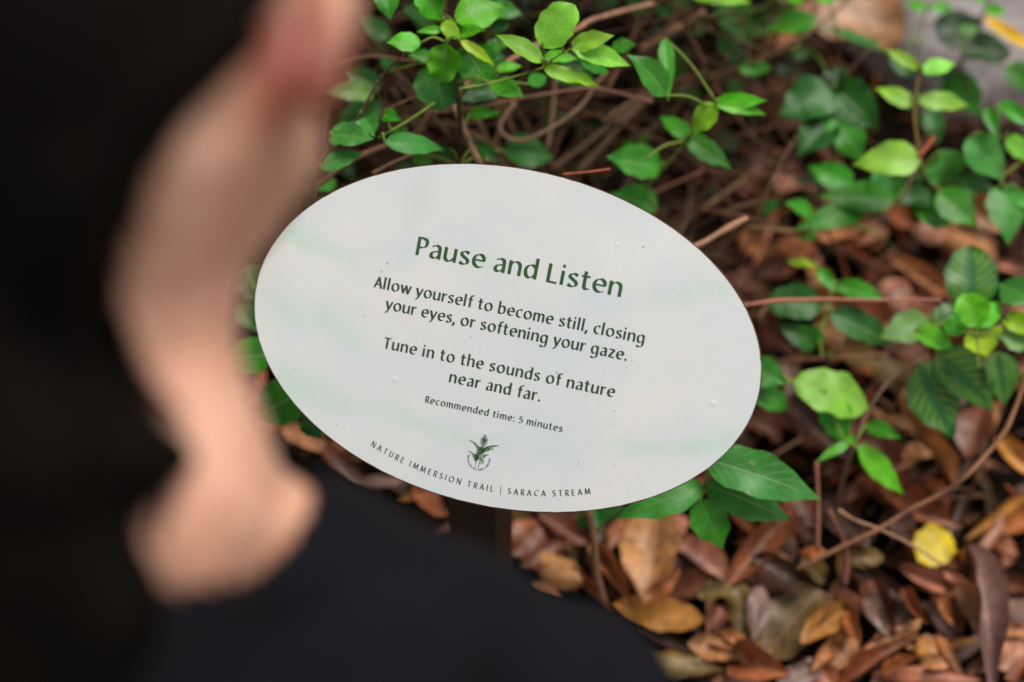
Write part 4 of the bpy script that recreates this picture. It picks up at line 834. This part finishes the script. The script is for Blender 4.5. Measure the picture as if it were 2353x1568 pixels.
HD = at(195, 40, .56); NK0 = at(215, 1180, .625); NK1 = at(265, 420, .59)
HROT = Euler((math.radians(-30), 0, 0))      # head bowed forward
def hd(x, y, z): return HD + HROT.to_matrix() @ Vector((x, y, z))
SPN, MID, PEL = Vector((-.17, .375, .925)), Vector((-.175, .28, .71)), Vector((-.18, .19, .46))
SHR, SHL = at(1300, 1640, .75), Vector((-.372, .385, .85))
def arm(sh, sx):
    el = sh+Vector((.035*sx, -.03, -.29)); wr = el+Vector((-.03*sx, .13, -.20)); return sh, el, wr
legs = []
for sx in (-1, 1):
    hip = PEL+Vector((.085*sx, 0, -.04)); kn = Vector((hip.x+.005*sx, .215, .03)); an = Vector((hip.x, .12, -.34)); legs.append((hip, kn, an))
body = [('e', HD, (.076, .094, .108), HROT), ('e', hd(0, .045, -.06), (.056, .06, .07), HROT), ('e', hd(0, .09, -.115), (.026, .022, .022), HROT), ('e', hd(0, .103, -.035), (.011, .016, .024), HROT), ('e', hd(0, .098, .02), (.008, .012, .03), HROT),
    ('s', at(400, 250, .60), at(330, 420, .605), .044, .045), ('s', NK0, NK1, .061, .056), ('s', at(300, 900, .60), at(330, 1120, .615), .05, .06),
    ('s', at(460, 1250, .64), at(790, 1385, .68), .046, .046), ('s', at(790, 1385, .68), SHR, .046, .05), ('s', at(500, 1085, .66), at(560, 1130, .665), .024, .022),
    ('s', at(60, 1230, .64), SHL, .046, .05), ('s', SPN, MID, .068, .1), ('s', MID, PEL, .098, .115), ('s', SPN+Vector((.09, -.01, -.06)), MID+Vector((.06, 0, -.02)), .062, .07), ('s', SPN+Vector((-.09, -.01, -.06)), MID+Vector((-.06, 0, -.02)), .062, .07),
    ('s', SPN+Vector((-.09, .01, -.14)), SPN+Vector((.09, .01, -.14)), .06, .06), ('s', PEL+Vector((-.06, 0, -.02)), PEL+Vector((.06, 0, -.02)), .11, .11)]
# ear
ER = [(.0, .0)]
ear = [('s', at(735, 215, .545), at(730, 150, .545), .0095, .012), ('s', at(730, 150, .545), at(778, 60, .545), .011, .0085), ('s', at(778, 60, .545), at(790, -60, .548), .0085, .008), ('s', at(790, -60, .548), at(730, -150, .55), .008, .008), ('s', at(730, -150, .55), at(650, -110, .555), .008, .008), ('s', at(650, -110, .555), at(655, 120, .56), .009, .012), ('s', at(710, -80, .555), at(710, 130, .557), .014, .012)]
el_l = [('e', hd(-.082, -.005, -.01), (.01, .02, .032), HROT)]
body += ear+el_l+[('s', at(235, 180, .555), at(225, 500, .588), .076, .067), ('s', at(225, 500, .588), at(215, 850, .612), .067, .060), ('s', at(575, 325, .597), at(470, 440, .595), .032, .036)]
sleeves = []
for sh, sx in ((SHR, 1), (SHL, -1)):
    a0, a1, a2 = arm(sh, sx); up_ = [('s', a0, a1, .05, .039), ('s', a1, a1.lerp(a2, .35), .039, .04), ('s', a1.lerp(a2, .35), a2, .04, .026)]
    body += up_; sleeves += [(a0, a1, a2)]
    dr = (a2-a1).normalized(); side = Vector((1, 0, 0)); pn = dr.cross(side).normalized()
    pc = a2+dr*.045; body += [('s', a2, pc, .024, .022), ('s', pc+side*.022, pc-side*.022, .017, .017), ('s', a2+dr*.02+side*.022, a2+dr*.085+side*.022, .014, .013), ('s', a2+dr*.02-side*.022, a2+dr*.085-side*.022, .014, .012)]
    for q, (off, ln_) in enumerate(((-.030, .062), (-.010, .076), (.010, .080), (.030, .070))):
        k0 = a2+dr*.085+side*off*-sx; k1 = k0+dr*ln_*.5+pn*.006; k2 = k1+dr*ln_*.3+pn*.016; k3 = k2+dr*ln_*.2+pn*.014
        body += [('s', k0, k1, .0095, .0088), ('s', k1, k2, .0088, .008), ('s', k2, k3, .008, .0068)]
    th0 = a2+dr*.03+side*.026*-sx*-1; th1 = th0+(dr*.03+side*.022*sx); th2 = th1+dr*.028+side*.004*sx+pn*.006
    body += [('s', th0, th1, .013, .0105), ('s', th1, th2, .0105, .008)]
for hip, kn, an in legs: body += [('s', hip, kn, .085, .056), ('s', kn, kn.lerp(an, .35), .054, .055), ('s', kn.lerp(an, .35), an, .055, .036), ('s', an, an+Vector((0, .02, -.03)), .036, .034)]
person = empty('person', Vector((-.18, .15, -.415)), 'person seen from behind in a scoop-necked black top, dark hair, head bowed towards the sign', 'person')
def wear(name, me, mat):
    for q in me.vertices: q.co = q.co-person.location
    o = link(name, me, mat, person); return o
bme = remeshed('body', body, .0055, 6)
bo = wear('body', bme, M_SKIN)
# skin texture coordinates are local: move the ear redness and painted shade with the body origin
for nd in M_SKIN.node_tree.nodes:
    if nd.bl_idname == 'ShaderNodeVectorMath': nd.inputs[1].default_value = EAR_RED_SHADE-person.location
def grow(p, g):
    if p[0] == 's': return ('s', p[1], p[2], p[3]+g, p[4]+g)
    return ('e', p[1], tuple(r+g for r in p[2]))+p[3:]
tp = [grow(p, .007) for p in (('s', at(460, 1250, .64), at(790, 1385, .68), .046, .046), ('s', at(790, 1385, .68), SHR, .046, .05), ('s', at(60, 1230, .64), SHL, .046, .05), ('s', SPN, MID, .068, .1), ('s', MID, PEL, .098, .118), ('s', SPN+Vector((.09, -.01, -.06)), MID+Vector((.06, 0, -.02)), .062, .07), ('s', SPN+Vector((-.09, -.01, -.06)), MID+Vector((-.06, 0, -.02)), .062, .07), ('s', SPN+Vector((-.09, .01, -.14)), SPN+Vector((.09, .01, -.14)), .06, .06), ('s', PEL+Vector((-.06, 0, 0)), PEL+Vector((.06, 0, 0)), .115, .115))]
for a0, a1, a2 in sleeves: tp += [grow(p, .009) for p in (('s', a0, a1, .05, .041), ('s', a1, a1.lerp(a2, .35), .041, .041), ('s', a1.lerp(a2, .35), a1.lerp(a2, .85), .041, .032))]
tme = remeshed('top', tp, .006, 8)
bm = bmesh.new(); bm.from_mesh(tme)
NC = at(440, 1080, .585); 
def in_neck(p):
    q = p-NC; a_, b_, z_ = q.dot(RT), q.dot(UP), q.dot(FW); x_, y_ = a_*.94+b_*.342, b_*.94-a_*.342; return (x_/.057)**2+(y_/.046)**2+(z_/.095)**2 < 1
bmesh.ops.delete(bm, geom=[q for q in bm.verts if in_neck(q.co)], context='VERTS'); bm.normal_update()
for q in bm.verts:                  # soft folds in the cloth
    p = q.co; q.co = p + q.normal*(.005*noise.noise((p.x*9+p.z*14, p.y*16, p.z*7-p.x*12)) + .003*noise.noise((p.x*30, p.y*24+p.z*30, p.z*10)))
bm.to_mesh(tme); bm.free()
to = wear('top', tme, M_CLOTH); sd = to.modifiers.new('s', 'SOLIDIFY'); sd.thickness = .002; sd.offset = 1
tr = []
for hip, kn, an in legs: tr += [('s', hip, kn, .096, .066), ('s', kn, an+Vector((0, 0, .03)), .066, .06)]
tr += [('s', PEL+Vector((-.06, 0, -.03)), PEL+Vector((.06, 0, -.03)), .12, .12)]
wear('trousers', remeshed('trousers', tr, .009, 6), M_TROUS)
for hip, kn, an in legs:
    wear('shoe', remeshed('shoe', [('s', an+Vector((0, -.03, -.035)), an+Vector((0, .15, -.045)), .042, .03), ('s', an+Vector((0, 0, .0)), an+Vector((0, .03, -.03)), .045, .045)], .006, 6), M_SHOE)
for sx in (-1, 1):
    bm = bmesh.new(); bmesh.ops.create_uvsphere(bm, u_segments=16, v_segments=10, radius=.0118, matrix=Matrix.Translation(hd(.031*sx, .0775, -.012))); me = bpy.data.meshes.new('eye'); bm.to_mesh(me); bm.free(); me.shade_smooth(); wear('eye', me, M_EYE)
wear('mouth', remeshed('mouth', [('s', hd(-.02, .098, -.083), hd(.02, .098, -.083), .0055, .0055)], .002, 3), M_LIP)
from mathutils.bvhtree import BVHTree
BV = BVHTree.FromPolygons([q.co+person.location for q in bme.vertices], [tuple(p.vertices) for p in bme.polygons])
edge = [(690, -120), (640, 0), (565, 130), (480, 220), (400, 292), (345, 370), (298, 460), (272, 545), (250, 620), (248, 700), (272, 800), (328, 895), (392, 985)]
chain = []
for k in range(len(edge)):
    p0, p1 = edge[max(k-1, 0)], edge[min(k+1, len(edge)-1)]
    dx, dy = p1[0]-p0[0], p1[1]-p0[1]; dl = math.hypot(dx, dy)
    rr = .016 if k < 6 else .022 if k < 11 else .018
    off = rr*F/.53; q = (edge[k][0]-dy/dl*off, edge[k][1]+dx/dl*off); hit = BV.ray_cast(CAM, ray(*q).normalized())[0]
    dpt = min((hit-CAM).dot(FW)-.002, .56) if hit else .54
    off = rr*F/dpt; chain.append((at(edge[k][0]-dy/dl*off, edge[k][1]+dx/dl*off, dpt), rr))
hair = [('e', hd(-.012, -.004, .050), (.074, .092, .084), HROT), ('e', hd(-.045, -.03, .01), (.05, .07, .07), HROT),
    ('s', at(60, 120, .535), at(-40, 480, .54), .07, .045), ('s', at(-40, 480, .54), at(-40, 800, .55), .045, .046), ('s', at(-40, 800, .55), at(60, 1020, .555), .046, .046), ('s', at(60, 1020, .555), at(230, 1070, .56), .044, .024), ('s', at(230, 1070, .56), at(405, 1050, .56), .022, .010), ('s', at(-20, 800, .555), at(30, 1250, .565), .05, .042), ('s', at(30, 1250, .565), at(80, 1400, .57), .04, .02), ('s', at(-150, 600, .57), at(-160, 1300, .6), .07, .05), ('s', at(115, 1150, .56), at(145, 1225, .56), .03, .03), ('s', at(145, 1225, .56), at(178, 1300, .563), .03, .029), ('s', at(178, 1300, .563), at(235, 1405, .565), .029, .026), ('s', at(235, 1405, .565), at(190, 1580, .575), .026, .016), ('s', at(-20, 1000, .56), at(0, 1500, .57), .05, .03)]
def edge_x(y):
    if y < edge[0][1]: return 690
    for (xa, ya), (xb, yb) in zip(edge, edge[1:]):
        if y <= yb: return xa+(xb-xa)*(y-ya)/(yb-ya)
    return -999
for k in range(520):                # hair lying on the scalp, from the nape to the brow
    z_ = 1-2*(k+.5)/520; a_ = k*2.39996; q = math.sqrt(1-z_*z_); l_ = Vector((q*math.cos(a_), q*math.sin(a_), z_))
    if l_.y > .3 and l_.z < .5: continue
    p = hd(l_.x*.074, l_.y*.092, l_.z*.106); px_, py_, _ = pix(p)
    if px_ > edge_x(py_)-105: continue
    if abs(l_.x) > .8 and l_.z < .25: continue
    hair.append(('s', p, p*1.0+Vector((0, 0, .001)), .0155, .0155))
for (p0, r0), (p1, r1) in zip(chain, chain[1:]): hair.append(('s', p0, p1, r0, r1))
ho = wear('hair', remeshed('hair', hair, .005, 5), M_HAIR)
v, f = [], []                       # loose strands feathering the hair's edge
R = random.Random(4)
for k in range(210):
    i0 = R.uniform(1.5, 9.5); i1 = min(12, i0+R.uniform(1.5, 4)); of0, of1 = R.uniform(-30, 20), R.gauss(6, 26); P = []
    for q in range(6):
        t = q/5; u = i0+(i1-i0)*t; a_ = int(min(u, 11)); w_ = u-a_
        x_ = edge[a_][0]*(1-w_)+edge[a_+1][0]*w_; y_ = edge[a_][1]*(1-w_)+edge[a_+1][1]*w_; of = of0+(of1-of0)*t
        hit = BV.ray_cast(CAM, ray(x_+of, y_-of*.4).normalized())[0]
        P.append(at(x_+of, y_-of*.4, min((hit-CAM).dot(FW)-R.uniform(.001, .006), .57) if hit else .55))
    vv_, ff_ = tube_geo(cat3(P, 3), .0006, .00025, 4); b = len(v); v += [p-person.location for p in vv_]; f += [tuple(i+b for i in q) for q in ff_]
for k in range(150):                # lock ends over the neck base, added as a dark gradient for its shadow
    x0, y0 = R.uniform(150, 425), R.uniform(990, 1055); x1, y1 = x0-R.uniform(0, 110), y0+R.uniform(60, 230); P = []
    for q in range(4):
        t = q/3; x_, y_ = x0+(x1-x0)*t+30*t*(1-t), y0+(y1-y0)*t; hit = BV.ray_cast(CAM, ray(x_, y_).normalized())[0]
        P.append(at(x_, y_, min((hit-CAM).dot(FW)-R.uniform(.002, .008), .575) if hit else .56))
    vv_, ff_ = tube_geo(cat3(P, 3), .0007, .00025, 4); b = len(v); v += [p-person.location for p in vv_]; f += [tuple(i+b for i in q) for q in ff_]
link('hair_strands', mesh('hair_strands', v, f), M_HAIR, ho)
